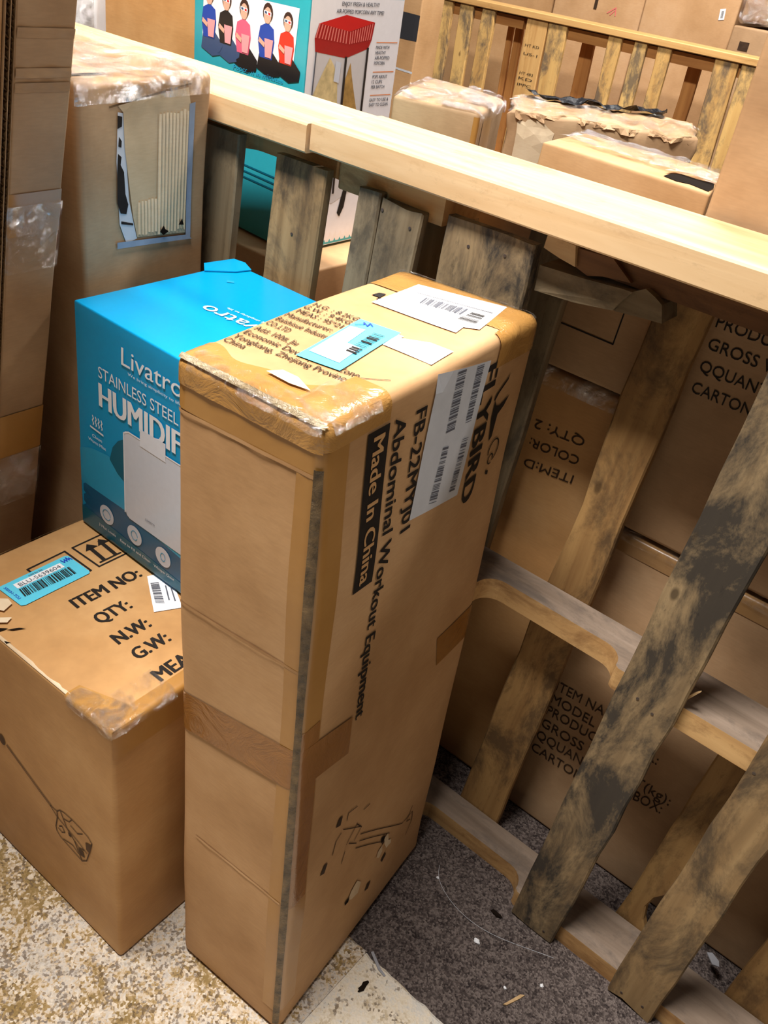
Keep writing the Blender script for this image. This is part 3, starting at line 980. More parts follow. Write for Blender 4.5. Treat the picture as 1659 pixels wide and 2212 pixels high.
# ------------------------------------------------------------------ blue humidifier box
cy = Carton('humidifier_box', 'bright blue retail box with a white humidifier picture, standing on the low carton', 'box', (.300, .289, .368),
            [(-.618, -.289, .5195), (-.312, -.286, .5195), (-.312, .0, .5195), (-.618, .0, .5195), (-.610, -.284, .885), (-.324, -.284, .885), (-.324, .004, .885), (-.612, .004, .885)],
            .0025, M['cyan'], dent=.0004, freq=5, n=20, seed=9.0)
cy.poly('print_swoosh', 'F', [(.0, .137), (.030, .150), (.072, .156), (.105, .130), (.300, .09), (.300, .055), (.106, .079), (.0, .078)], M['cyan_light'], .0006, sub=1)
cy.poly('print_band', 'F', [(.0, .078), (.106, .079), (.300, .055), (.300, .0), (.0, .0)], M['cyan_navy'], .0005)
cy.poly('print_band', 'F', [(.001, .034), (.299, .016), (.299, .001), (.001, .001)], M['cyan_dark'], .0009)
cy.poly('print_swoosh', 'F', [(.074, .152), (.082, .176), (.095, .192), (.112, .203), (.112, .128), (.092, .136)], M['cyan_dark'], .0009)
pm = cy.poly('machine_picture', 'F', [(.108, .082), (.112, .074), (.118, .071), (.236, .071), (.244, .080), (.244, .212), (.236, .218), (.118, .218), (.112, .216), (.109, .209)], M['machine'], .0012, 'printed silver humidifier')
cy.lines('machine_outline', 'F', [[(.108, .078), (.109, .212), (.120, .218), (.238, .218)]], .0022, M['print_white'], .0015, parent=pm)
cy.poly('machine_tank', 'F', [(.145, .208), (.146, .2345), (.200, .2365), (.200, .208)], M['machine_top'], .0016, parent=pm)
cy.text('F', 'Livatro', (.155, .0885), (.175, .0895), (.155, .093), M['ink_grey'], 0, .0018, parent=pm)
cy.text('F', 'Livatro', (.107, .315), (.234, .317), (.108, .342), M['print_white'], .004)
cy.text('F', 'We bring simplicity to life', (.121, .3045), (.232, .306), (.121, .309), M['print_white'])
cy.text('F', 'STAINLESS STEEL', (.054, .275), (.226, .275), (.054, .293), M['print_white'], -.004)
cy.text('F', 'HUMIDIFIER', (.053, .2305), (.296, .2305), (.053, .269), M['print_white'], .022)
for k in range(4):
    x = .036 + .0068 * k
    cy.lines('mist_icon', 'F', [[(x, .207), (x + .002, .203), (x - .0005, .199), (x + .002, .195), (x + .001, .192)]], .0022, M['print_white'])
cy.lines('mist_icon', 'F', [[(.030, .1865), (.060, .1845)]], .003, M['print_white'])
cy.text('F', 'Clean', (.034, .171), (.057, .171), (.034, .1765), M['print_white'])
cy.text('F', 'Warm Mist', (.024, .1615), (.066, .1615), (.024, .167), M['print_white'])
for k, (x, y) in enumerate(((.063, .047), (.128, .046), (.192, .044), (.256, .043))):
    ic = cy.poly('feature_icon', 'F', ellipse((x, y), .0165, .0165, 22), M['machine'], .0012)
    cy.lines('icon_ring', 'F', [ellipse((x, y), .009 - .002 * k, .009 - .001 * k, 14)], .0012, M['cyan_light'], .0016, parent=ic)
cy.text('F', '3 Mist Levels', (.043, .0165), (.083, .0165), (.043, .0215), M['print_white'])
cy.text('F', 'Easy to Fill and Clean', (.094, .0155), (.163, .0155), (.094, .0205), M['print_white'])
cy.text('F', 'Whisper Quiet', (.171, .0145), (.216, .0145), (.171, .0195), M['print_white'])
cy.text('T', 'Livatro', (.243, .157), (.112, .142), (.245, .131), M['print_white'], .004)
cy.text('T', 'We bring simplicity to life', (.235, .170), (.135, .159), (.235, .165), M['print_white'])
# lifted tuck flap at the back
fl = [(.006, .222, .3690), (.034, .262, .3690), (.040, .288, .3690), (.014, .298, .3705), (-.006, .292, .3715), (-.012, .236, .3725)]
cy.add('lifted_flap', [cy.tri(p) for p in fl] + [cy.tri((p[0], p[1], p[2] + .0015)) for p in fl],
       [(0, 1, 2, 3, 4, 5), (11, 10, 9, 8, 7, 6)] + [(k, (k + 1) % 6, 6 + (k + 1) % 6, 6 + k) for k in range(6)], M['cyan'], 'lifted blue flap corner')
cy.multi('paper_scuff', 'T', [[(.052, .228), (.061, .234), (.066, .230), (.058, .222)]], M['cyan_light'], .0008)

# ------------------------------------------------------------------ torn carton beside it
torn = Carton('torn_carton', 'tall brown carton with a torn panel edged in blue tape, film on its top', 'box', (.40, .27, 1.145),
              [(-1.03, -.262, .0045), (-.640, -.245, .0045), (-.676, -.032, .0045), (-1.06, -.05, .0045), (-1.03, -.262, 1.145), (-.630, -.252, 1.145), (-.668, .0, 1.145), (-1.06, -.03, 1.145)],
              .010, M['kraft_grey'], dent=.006, freq=6, n=70, seed=12.0)
torn.poly('exposed_inner_box', 'R', [(.075, 1.106), (.086, 1.104), (.090, 1.05), (.096, .99), (.112, .934), (.090, .930), (.076, .960), (.070, 1.045)], M['white_dull'], .0012, 'white inner box seen through the tear')
torn.multi('inner_print', 'R', [[(.074, 1.102), (.083, 1.10), (.082, 1.088), (.073, 1.086)], [(.073, 1.055), (.080, 1.05), (.078, 1.04), (.085, 1.03), (.088, 1.0), (.094, .985), (.090, .972), (.078, .975), (.071, .99), (.071, 1.03)],
                                [(.079, .964), (.104, .957), (.104, .954), (.079, .960)], [(.076, 1.076), (.081, 1.07), (.080, 1.062), (.074, 1.064)]], M['ink'], .0018)
torn.poly('peeled_panel', 'R', [(.075, 1.114), (.215, 1.129), (.222, 1.105), (.220, .925), (.112, .936), (.104, .965), (.094, 1.02), (.087, 1.06), (.085, 1.105)], M['kraft_inner'], .0020, 'greyer peeled cardboard panel', sub=2)
for k, (u0, u1, v0, v1, fn) in enumerate(((.155, .217, .932, 1.098, None), (.112, .155, .938, .985, None))):
    nu = int((u1 - u0) / .0009)
    V, Fc = [], []
    for i in range(nu + 1):
        u = lerp(u0, u1, i / nu)
        for j, v in enumerate((v0 + .004 * noise.noise(Vector((u * 90, 1, k))), v1 + .006 * noise.noise(Vector((u * 60, 2, k))))):
            V.append(torn.surf((torn.d[0], u, v), .0026 + .0016 * math.sin(u * 2 * math.pi / .0072)))
    for i in range(nu):
        Fc.append((2 * i, 2 * i + 2, 2 * i + 3, 2 * i + 1))
    torn.add('exposed_flutes', V, Fc, M['kraft_inner'], 'exposed corrugated flutes', smooth=True)
torn.poly('blue_tape', 'R', [(.219, 1.107), (.231, 1.109), (.232, .914), (.221, .918)], M['blue_tape'], .0026, 'grey blue tape strip')
torn.poly('blue_tape', 'R', [(.069, .936), (.224, .921), (.236, .913), (.069, .927)], M['blue_tape'], .0028, 'grey blue tape strip')
torn.multi('panel_tear', 'R', [[(.160, .936), (.168, .944), (.172, .938), (.180, .934), (.168, .930)], [(.202, .94), (.210, .948), (.214, .938)]], M['void'], .0046)
torn.lines('flap_crease', 'R', [[(.060, 1.113), (.140, 1.122), (.222, 1.133)]], .0025, M['flute'], .0008)
aT, bT, cT = torn.d
torn.sheet('stretch_film', edge_RT(.0, bT, .026, .10, aT, cT), 40, 70, M['film'], .002, .010, 26)
torn.sheet('stretch_film', lambda s, t: (lerp(.05, aT - .02, s), lerp(.01, bT, t), cT), 50, 50, M['film_thin'], .002, .010, 16)
torn.sheet('packing_tape', lambda s, t: (lerp(.0, aT, s), lerp(.10, .15, t), cT), 40, 6, M['clear_tape'], .003, .006, 40)
torn.multi('flap_gap', 'T', [[(aT - .035, .0), (aT - .03, .06), (aT - .036, .10), (aT - .040, .05), (aT - .041, .0)]], M['void'], .0018)

# ------------------------------------------------------------------ leaning carton at the left edge
kx = lambda z: -.861 + .2607 * z
leaner = Carton('leaning_carton', 'tall slim carton at the left edge tilting right, open corrugated edge and shiny tape', 'box', (.30, .072, 1.40),
                [(kx(0) - .31, -.372, .0045), (kx(0), -.372, .0045), (kx(0), -.300, .0045), (kx(0) - .31, -.300, .0045), (kx(1.4) - .31, -.372, 1.40), (kx(1.4), -.372, 1.40), (kx(1.4), -.300, 1.40), (kx(1.4) - .31, -.300, 1.40)],
                .004, M['kraft_grey'], dent=.003, freq=7, n=40, seed=15.0)
for (z0, z1, m_) in ((.98, 1.035, 'tape_flat'), (.62, .70, 'tape_flat')):
    leaner.sheet('packing_tape', lambda s, t, z0=z0, z1=z1: (leaner.d[0], lerp(0, leaner.d[1], s), lerp(z0, z1, t)), 10, 8, M[m_], .0009, .0005, 40)
leaner.sheet('clear_tape', lambda s, t: (leaner.d[0], lerp(0, leaner.d[1], s), lerp(.93, 1.02, t)), 14, 14, M['clear_tape'], .0016, .003, 40)
leaner.sheet('clear_tape', lambda s, t: (leaner.d[0], lerp(0, leaner.d[1], s), lerp(.52, .62, t)), 14, 14, M['clear_tape'], .0016, .002, 40)
for z in (1.255, 1.21, 1.17, 1.155):
    leaner.sheet('crush_crease', lambda s, t, z=z: (leaner.d[0], lerp(.003, .069, t), z + (s - .5) * .010), 6, 14, M['kraft_grey'], .0002, .0028, 60)
# open corrugated double wall along the near corner
V, Fc = [], []
nf = 520
for lay, (y0, y1) in enumerate(((-.0105, -.0060), (-.0052, -.0012))):
    k0 = len(V)
    for i in range(nf + 1):
        z = .03 + 1.36 * i / nf
        ph = math.sin(i * 2 * math.pi / 4 + lay)
        y = lerp(y0, y1, .5 + .5 * ph)
        V.append(leaner.tri((leaner.d[0] - .012, y, z)))
        V.append(leaner.tri((leaner.d[0] + .0008, y, z)))
    for i in range(nf):
        q = k0 + 2 * i
        Fc.append((q, q + 1, q + 3, q + 2))
leaner.add('corrugated_edge', V, Fc, M['flute'], 'open edge of double wall corrugated board')
for y in (-.0115, -.0056, -.0004):
    V = [leaner.tri(p) for p in ((leaner.d[0] - .012, y, .03), (leaner.d[0] + .001, y, .03), (leaner.d[0] + .001, y, 1.39), (leaner.d[0] - .012, y, 1.39),
                                 (leaner.d[0] - .012, y + .0008, .03), (leaner.d[0] + .001, y + .0008, .03), (leaner.d[0] + .001, y + .0008, 1.39), (leaner.d[0] - .012, y + .0008, 1.39))]
    leaner.add('board_liner', V, [(0, 1, 2, 3), (7, 6, 5, 4), (0, 4, 5, 1), (1, 5, 6, 2), (2, 6, 7, 3), (3, 7, 4, 0)], M['kraft_grey'])
side = Carton('carton', 'tan carton at the far left edge, unseen depth added to shade the gap behind', 'box', (.30, .34, 1.42),  # unseen depth added to block lamp light from the gap by the torn carton
              [(kx(0) - .31, -.745, .0045), (kx(0) - .003, -.745, .0045), (kx(0) - .003, -.398, .0045), (kx(0) - .31, -.398, .0045), (kx(1.42) - .31, -.745, 1.42), (kx(1.42) - .003, -.745, 1.42), (kx(1.42) - .003, -.398, 1.42), (kx(1.42) - .31, -.398, 1.42)],
              .006, M['kraft'], dent=.003, freq=6, n=24, seed=17.0)
side.sheet('packing_tape', lambda s, t: (.30, lerp(.22, .34, s), lerp(.98, 1.03, t)), 8, 8, M['tape_flat'], .0009)
# folded outer flap on the near side
fl = [(.0, -.013, .03), (leaner.d[0] - .002, -.013, .03), (leaner.d[0] - .002, -.013, 1.39), (.0, -.013, 1.39)]
leaner.add('outer_flap', [leaner.tri(p) for p in fl] + [leaner.tri((p[0], p[1] - .006, p[2])) for p in fl],
           [(0, 1, 2, 3), (7, 6, 5, 4), (0, 4, 5, 1), (1, 5, 6, 2), (2, 6, 7, 3), (3, 7, 4, 0)], M['kraft'])

# ------------------------------------------------------------------ popcorn maker box and what is under it
base = Carton('carton', 'plain carton under the teal popcorn box, seen through the front pallet', 'box', (.43, .36, .815),
              [(-1.066, .225, 0), (-.66, .215, 0), (-.66, .565, 0), (-1.066, .575, 0), (-1.066, .225, .815), (-.66, .215, .815), (-.66, .565, .815), (-1.066, .575, .815)],
              .006, M['kraft_far'], 'cartons piled inside the bin', seed=20)
pop = Carton('popcorn_maker_box', 'teal and white box picturing children and a red popcorn machine', 'box', (.32, .245, .44),
             [(-1.058, .293, .819), (-.741, .262, .819), (-.741, .507, .819), (-1.054, .538, .819), (-1.058, .293, 1.26), (-.738, .262, 1.26), (-.738, .507, 1.26), (-1.054, .538, 1.26)],
             .003, M['teal'], dent=.0003, n=16, seed=21)
DU = .034
pop.poly('white_panel', 'R', [(.003, .0), (.243, .0), (.243, .422), (.003, .416)], M['pop_white'], .0006, 'white side panel')
ph = pop.poly('photo_panel', 'F', [(.030, .392), (.028, .296), (.289, .296), (.296, .398)], M['pop_white'], .0008, 'printed photo of five children with popcorn')


def kid(u, v, shirt, hair, legs, sc=1.18, lean_=0.0, bucket=True):
    u += DU
    P_ = lambda n_, pts, m_, o_: pop.poly(n_, 'F', [(u + lean_ * (q[1]) + q[0] * sc, v + q[1] * sc) for q in pts], M[m_], o_, parent=ph)
    P_('printed_legs', [(-.016, -.052), (-.020, -.072), (.010, -.080), (.034, -.074), (.036, -.060), (.014, -.045)], legs, .0011)
    P_('printed_shirt', [(-.016, -.016), (-.020, -.034), (-.014, -.056), (.014, -.056), (.018, -.032), (.015, -.016), (.004, -.011), (-.004, -.011)], shirt, .0014)
    P_('printed_hair', ellipse((0, .003), .0115, .0125, 14), hair, .0016)
    P_('printed_face', ellipse((0, -.0005), .0085, .0105, 14), 'skin', .0019)
    P_('printed_glasses', [(-.0085, .001), (.0085, -.001), (.0085, .004), (-.0085, .0055)], 'print_white', .0022)
    P_('printed_glasses', [(-.0065, .0016), (-.0015, .0012), (-.0015, .004), (-.0065, .0045)], 'denim', .0024)
    P_('printed_glasses', [(.0015, .0008), (.0065, .0002), (.0065, .003), (.0015, .0035)], 'red', .0024)
    if bucket:
        P_('printed_bucket', [(-.004, -.030), (.016, -.030), (.013, -.054), (-.001, -.054)], 'bucket', .0022)
        P_('printed_arm', [(-.018, -.036), (-.004, -.042), (-.003, -.036), (-.016, -.030)], 'skin', .0023)


kid(.015, .380, 'shirt_blue', 'hair', 'denim')
kid(.066, .378, 'shirt_black', 'hair', 'denim')
kid(.117, .372, 'shirt_pink', 'hair', 'shirt_black')
kid(.182, .376, 'shirt_blue', 'hair', 'shirt_black')
kid(.236, .372, 'shirt_red', 'hair', 'shirt_black', 1.1, 0, True)
pop.text('F', 'Popcorn in minutes', (.091 + DU, .277), (.232 + DU, .280), (.091 + DU, .285), M['cyan_light'])
for k in range(7):
    pop.lines('printed_text_line', 'F', [[(.12, .215 - k * .011 - (.05 if k > 3 else 0)), (.285, .215 - k * .011 - (.05 if k > 3 else 0))]], .003, M['cyan_dark'], .0008)
pop.text('R', 'ENJOY FRESH & HEALTHY', (.076, .408), (.174, .409), (.076, .4145), M['ink_grey'], .005)
pop.text('R', 'AIR-POPPED POPCORN ANY TIME!', (.064, .397), (.188, .397), (.064, .4035), M['ink_grey'], .005)
mp_ = pop.poly('machine_glass', 'R', [(.023, .340), (.098, .332), (.155, .344), (.160, .10), (.101, .08), (.016, .10)], M['pop_grey'], .0010, 'printed popcorn machine')
pop.poly('machine_roof', 'R', [(.024, .381), (.090, .395), (.167, .385), (.101, .370)], M['red'], .0014, parent=mp_)
pop.poly('machine_hood', 'R', [(.016, .359), (.024, .381), (.101, .370), (.167, .385), (.163, .358), (.156, .344), (.099, .329), (.020, .339)], M['red_dark'], .0012, parent=mp_)
pop.multi('hood_stripe', 'R', [[(lerp(.024, .101, t), lerp(.381, .370, t)), (lerp(.024, .101, t) + .003, lerp(.381, .370, t)), (lerp(.017, .101, t) + .003, lerp(.360, .351, t)), (lerp(.017, .101, t), lerp(.360, .351, t))] for t in [k / 11 for k in range(11)]]
          + [[(lerp(.103, .166, t), lerp(.370, .385, t)), (lerp(.103, .166, t) + .0025, lerp(.370, .385, t)), (lerp(.103, .162, t) + .0025, lerp(.351, .359, t)), (lerp(.103, .162, t), lerp(.351, .359, t))] for t in [k / 10 for k in range(10)]], M['red_pale'], .0016, parent=mp_)
pop.multi('printed_popcorn', 'R', [[(.018, .262), (.030, .285), (.045, .310), (.058, .330), (.070, .318), (.082, .30), (.088, .255), (.06, .22), (.02, .22)]], M['pop_yellow'], .0014, parent=mp_)
pop.multi('printed_popcorn', 'R', [[(.103, .295), (.113, .322), (.120, .30), (.135, .262), (.145, .238), (.12, .22), (.104, .22)]], M['pop_amber'], .0014, parent=mp_)
pop.lines('machine_post', 'R', [[(.099, .330), (.102, .10)], [(.155, .344), (.158, .12)]], .0055, M['shirt_black'], .0018, parent=mp_)
pop.lines('machine_post', 'R', [[(.022, .338), (.017, .12)]], .003, M['ink_grey'], .0018, parent=mp_)
pop.poly('machine_kettle', 'R', [(.074, .325), (.088, .322), (.086, .29), (.072, .293)], M['machine'], .0020, parent=mp_)
for (y0, rows) in ((.354, ('MADE WITH', 'HEALTHY', 'AIR-POPPED', 'POPCORN')), (.306, ('POPS ABOUT', '12 CUPS', 'PER BATCH')), (.267, ('EASY TO USE &', 'EASY TO CLEAN'))):
    pop.lines('orange_rule', 'R', [[(.178, y0), (.237, y0)]], .0016, M['orange'], .0010)
    for k, s_ in enumerate(rows):
        u0 = .178
        pop.text('R', s_, (u0, y0 - .0105 - k * .0085), (u0 + .0042 * len(s_), y0 - .0105 - k * .0085), (u0, y0 - .0048 - k * .0085), M['ink_grey'], .004)
pop.lines('printed_whisk', 'R', [[(.03, .05), (.05, .07), (.075, .075)], [(.03, .044), (.055, .06), (.078, .075)], [(.035, .04), (.06, .052), (.08, .072)]], .002, M['ink_grey'], .0016)
pop.multi('printed_handle', 'R', [[(.12, .06), (.13, .10), (.137, .12), (.142, .10), (.138, .07), (.128, .052)]], M['ink'], .0016)

# ------------------------------------------------------------------ cartons right behind the front pallet
BG = 'cartons piled inside the bin'
up = Carton('carton', 'upper lettered carton at the right edge, rising above the pine plank', 'box', (.62, .40, .655),
            [(.012, .182, .667), (.632, .182, .667), (.632, .582, .667), (.012, .582, .667), (.012, .187, 1.32), (.632, .187, 1.32), (.632, .587, 1.32), (.012, .587, 1.32)],
            .008, M['kraft_grey'], BG, seed=31, n=34)
for (s_, v_, x1) in (('ITEM NAME:', .388, .172), ('MODEL NUMBER:', .357, .200), ('PRODUCT SIZE:', .327, .196), ('GROSS WEIGHT(kg):', .297, .235), ('QQUANTITY:', .266, .172), ('CARTON BOX:', .235, .180)):
    up.text('F', s_, (.062, v_), (.062 + (x1 - .062) * 1.13, v_), (.062, v_ + .0165), M['ink'], 0)
low = Carton('carton', 'lower lettered carton on the floor behind the right pallet, glossy tape on its top edge', 'box', (.62, .40, .660),
             [(.004, .176, 0), (.624, .176, 0), (.624, .576, 0), (.004, .576, 0), (.006, .180, .660), (.626, .180, .660), (.626, .580, .660), (.006, .580, .660)],
             .008, M['kraft_grey'], BG, seed=32, n=34)
for k, (s_, v_, x1) in enumerate((('ITEM NAME:', .316, .158), ('MODEL NUMBER:', .285, .232), ('PRODUCT SIZE:', .255, .20), ('GROSS WEIGHT(kg):', .222, .276), ('QQUANTITY:', .190, .178), ('CARTON BOX:', .156, .20))):
    low.text('F', s_, (.034 - .001 * k, v_), (x1, v_ + .011), (.034 - .001 * k, v_ + .022), M['ink_soft'], 0)
low.text('F', 'BOX:', (.222, .198), (.270, .207), (.221, .221), M['ink_soft'], 0)
low.sheet('packing_tape', edge_FT(.0, .62, .03, .03, .66), 14, 20, M['tape_dull'], .0009)
low.sheet('clear_tape', edge_FT(.0, .62, .010, .02, .66), 8, 60, M['clear_tape'], .0016, .003, 30)
qty = Carton('carton', 'shadowed carton with upside-down lettering between the tall carton and the warm slat', 'box', (.34, .26, .85),
             [(-.355, .182, 0), (-.010, .182, 0), (-.010, .442, 0), (-.355, .442, 0), (-.355, .182, .85), (-.010, .182, .85), (-.010, .442, .85), (-.355, .442, .85)],
             .012, M['kraft_warm'], BG, seed=33, n=34)
qty.text('F', 'QTY: 2', (.306, .774), (.222, .768), (.305, .758), M['ink_soft'], 0)
qty.text('F', 'COLOR:', (.306, .742), (.222, .735), (.305, .726), M['ink_soft'], 0)
qty.text('F', 'ITEM:D', (.306, .709), (.222, .699), (.305, .693), M['ink_soft'], 0)
qty.sheet('clear_tape', edge_FT(.0, .34, .022, .03, .85), 12, 60, M['film'], .0012, .006, 34)
rc = Carton('carton', 'shallow dark carton with a printed frame line, on the upside-down lettered carton', 'box', (.34, .26, .18),
            [(-.352, .186, .855), (-.008, .186, .855), (-.008, .446, .855), (-.352, .446, .855), (-.352, .186, 1.04), (-.008, .186, 1.04), (-.008, .446, 1.04), (-.352, .446, 1.04)],
            .006, M['kraft_grey'], BG, seed=34, n=12)
rc.lines('printed_frame', 'F', [[(.15, .066), (.299, .064), (.303, .150), (.15, .150)]], .002, M['ink'])
# back cartons in the bin
p1 = Carton('taped_carton', 'carton with cloudy shiny tape across its top, right of the popcorn box', 'box', (.21, .38, 1.05),
            [(-.899, .706, 0), (-.702, .764, 0), (-.785, 1.06, 0), (-1.000, 1.06, 0), (-.899, .706, 1.05), (-.702, .764, 1.05), (-.785, .99, 1.05), (-1.05, 1.06, 1.05)],
            .012, M['kraft_grey'], BG, dent=.008, freq=7, seed=41, n=18)
p1.sheet('stretch_film', lambda s, t: (lerp(0, p1.d[0], s), lerp(0, .30, t), p1.d[2]), 40, 50, M['film'], .002, .008, 26)
p1.sheet('stretch_film', edge_RT(.0, .36, .02, .09, p1.d[0], p1.d[2]), 20, 30, M['film'], .003, .01, 40)
p1.sheet('packing_tape', lambda s, t: (p1.d[0], lerp(.08, .20, s), lerp(.6, 1.03, t)), 6, 16, M['tape_flat'], .001)
p1.sheet('packing_tape', edge_FR(.5, 1.04, .012, .03, p1.d[0]), 8, 16, M['tape_flat'], .001)


def crush(pos, n):
    k = max(0.0, (pos.z - .90) / .1)
    e = pos * 22
    return pos + Vector((noise.noise(e), noise.noise(e + Vector((9, 0, 0))), -abs(noise.noise(e * .7 + Vector((0, 9, 0)))) * 1.4 + .3)) * .018 * k


p2 = Carton('crushed_carton', 'crushed carton with ragged top edge and yellow and red marks, behind the taped carton', 'box', (.48, .30, 1.0),
            [(-.89, 1.19, 0), (-.50, 1.515, 0), (-.62, 1.78, 0), (-1.02, 1.44, 0), (-.89, 1.19, 1.0), (-.50, 1.515, 1.0), (-.62, 1.78, 1.0), (-1.02, 1.44, 1.0)],
            .012, M['kraft_grey'], BG, dent=.006, freq=8, seed=42, n=44, warp=crush)
p2.poly('grey_patch', 'F', [(.03, .86), (.03, .975), (.09, .985), (.12, .96), (.12, .92), (.10, .87)], M['kraft_inner'], .0022, sub=1)
p2.poly('white_label', 'F', [(.10, .80), (.11, .91), (.17, .93), (.17, .80)], M['white_dull'], .003, 'crumpled white label', sub=1)
p2.multi('printed_mark', 'F', [[(.30, .905), (.315, .925), (.325, .91), (.31, .895)]], M['seal'], .002)
p2.multi('printed_mark', 'F', [[(.355, .915), (.375, .935), (.372, .91), (.36, .905)], [(.325, .905), (.345, .903), (.345, .899), (.325, .90)]], M['red'], .002)
p2.sheet('black_film', lambda s, t: (lerp(.02, .40, s), lerp(.245, .30, t), 1.0), 30, 8, M['film_black'], .004, .02, 30, 'crumpled black plastic film')
p2.sheet('stretch_film', lambda s, t: (lerp(.0, .48, s), lerp(.0, .22, t), 1.0), 30, 20, M['film_thin'], .004, .008, 30)
def torn_strip(u0, u1, seed):
    V, Fc = [], []
    n = 36
    for i in range(n + 1):
        u = lerp(u0, u1, i / n)
        for j in range(3):
            p = (u, .004, 1.0 + .001)
            q = p2.surf(p, .001)
            V.append(q + Vector((noise.noise(Vector((u * 70, seed, j))) * .008 * j, -.004 * j + noise.noise(Vector((u * 50, seed, j + 4))) * .008 * j, .008 * j * noise.noise(Vector((u * 40, seed, 2 + j))) - .006 * j)))
    for i in range(n):
        for j in range(2):
            k = i * 3 + j
            Fc.append((k, k + 3, k + 4, k + 1))
    p2.add('torn_strip', V, Fc, M['kraft_grey'], 'ragged torn cardboard strip')


torn_strip(.02, .30, 1.0)
torn_strip(.22, .46, 5.0)
p3 = Carton('holed_carton', 'carton with a torn hole at its right top corner, just behind the pine plank', 'box', (.36, .22, 1.05),
            [(-.499, .678, 0), (-.137, .650, 0), (-.150, .868, 0), (-.509, .878, 0), (-.499, .678, 1.05), (-.137, .650, 1.05), (-.195, .868, 1.05), (-.509, .878, 1.05)],
            .008, M['kraft'], BG, dent=.006, freq=7, seed=43, n=18)
p3.sheet('stretch_film', lambda s, t: (lerp(.0, .36, s), lerp(.07, .22, t), 1.05), 40, 24, M['film'], .002, .008, 26)
p3.poly('torn_hole', 'T', [(.262, .020), (.268, .062), (.284, .082), (.318, .080), (.352, .088), (.358, .055), (.352, .012), (.315, .022), (.290, .010)], M['void'], .0012, 'dark torn hole')
p3.multi('torn_flap', 'T', [[(.256, .05), (.27, .09), (.30, .088), (.284, .078), (.268, .06)], [(.31, .082), (.345, .105), (.357, .09), (.33, .078)]], M['kraft_torn'], .006)
p3.sheet('crush_crease', lambda s, t: (lerp(.02, .20, t), 0, 1.0 - .06 * t + (s - .5) * .01), 6, 14, M['kraft'], .0002, .003, 40)
bandb = Carton('banded_carton', 'carton with a wide charcoal band, between the popcorn box and the far pallets', 'box', (.26, .12, 1.25),
               [(-1.80, 1.60, 0), (-1.535, 1.60, 0), (-1.535, 1.72, 0), (-1.80, 1.72, 0), (-1.80, 1.60, 1.25), (-1.522, 1.60, 1.25), (-1.522, 1.72, 1.25), (-1.80, 1.72, 1.25)],
               .006, M['kraft'], BG, seed=44, n=12)
bandb.poly('charcoal_band', 'F', [(.0, 1.042), (.258, 1.046), (.258, 1.120), (.0, 1.126)], M['band_black'], .001, 'charcoal printed band')
bandb.lines('panel_seam', 'F', [[(.19, .70), (.19, 1.04)]], .003, M['ink_brown'])
bandb.lines('panel_seam', 'F', [[(.0, .965), (.258, .955)]], .006, M['white_dull'], .0014)
bgl = Carton('carton', 'plain brown carton behind the torn carton, left of the popcorn box', 'box', (.28, .30, 1.30),
             [(-1.40, .30, 0), (-1.090, .32, 0), (-1.090, .60, 0), (-1.40, .60, 0), (-1.335, .30, 1.30), (-1.075, .32, 1.30), (-1.075, .60, 1.30), (-1.335, .60, 1.30)],
             .006, M['kraft_warm'], BG, seed=45, n=12)
wrapped = Carton('wrapped_parcel', 'white film wrapped parcel at the top left behind the torn carton', 'box', (.12, .25, 1.20),
                 [(-1.53, .28, 0), (-1.415, .28, 0), (-1.415, .53, 0), (-1.53, .53, 0), (-1.53, .28, 1.20), (-1.345, .28, 1.20), (-1.345, .53, 1.20), (-1.53, .53, 1.20)],
                 .012, M['white'], BG, seed=46, n=14, dent=.01, freq=12)
wrapped.sheet('stretch_film', lambda s, t: (lerp(0, .12, s), 0, lerp(.9, 1.19, t)), 20, 30, M['film'], .003, .012, 30)

# ------------------------------------------------------------------ far pallets closing the bin
def far_board(parent, mat, xl1, xr1, xl0, xr0, dy, seed, zt=1.112, th=.018):
    kx_ = lambda x: .37 + (x - .37) * (3.41 + dy) / 3.41
    # x at z=1.1 and z=.84 -> extrapolate to the floor
    e = lambda xt, xb: xb + (xb - xt) / .26 * .84 * .35
    pts = [(kx_(e(xl1, xl0)), 2.5 + dy, 0), (kx_(e(xr1, xr0)), 2.5 + dy, 0), (kx_(xl1), 2.5 + dy, zt), (kx_(xr1), 2.5 + dy, zt)]
    board('deck_board', mat, parent, pts, th, seed=seed, jag=.003, seg=14)


fr = empty('pallet', (-1.2, 2.56, 0), 'far pallet at the back of the bin, pale slats blotched with black', 'pallet', PG)
for i, (m_, q, dy) in enumerate((('pine_far', (-1.675, -1.581, -1.672, -1.569), 0), ('far_deck', (-1.575, -1.492, -1.552, -1.481), 0), ('far_warm', (-1.415, -1.362, -1.411, -1.352), .11),
                                 ('far_deck', (-1.310, -1.255, -1.299, -1.246), 0), ('far_deck', (-1.202, -1.150, -1.200, -1.140), 0), ('far_deck', (-1.105, -1.052, -1.097, -1.047), 0),
                                 ('far_warm', (-.975, -.925, -.972, -.920), .11), ('far_deck', (-.883, -.798, -.860, -.780), 0), ('far_deck', (-.786, -.729, -.770, -.712), 0),
                                 ('far_warm', (-.66, -.58, -.66, -.58), 0), ('far_warm', (-.50, -.40, -.50, -.40), 0))):
    far_board(fr, M[m_], q[0], q[1], q[2], q[3], dy, 60 + i)
fl_ = empty('pallet', (-2.2, 2.56, 0), 'far pallet at the top beside the banded carton, narrow slats with dark streaks', 'pallet', PG)
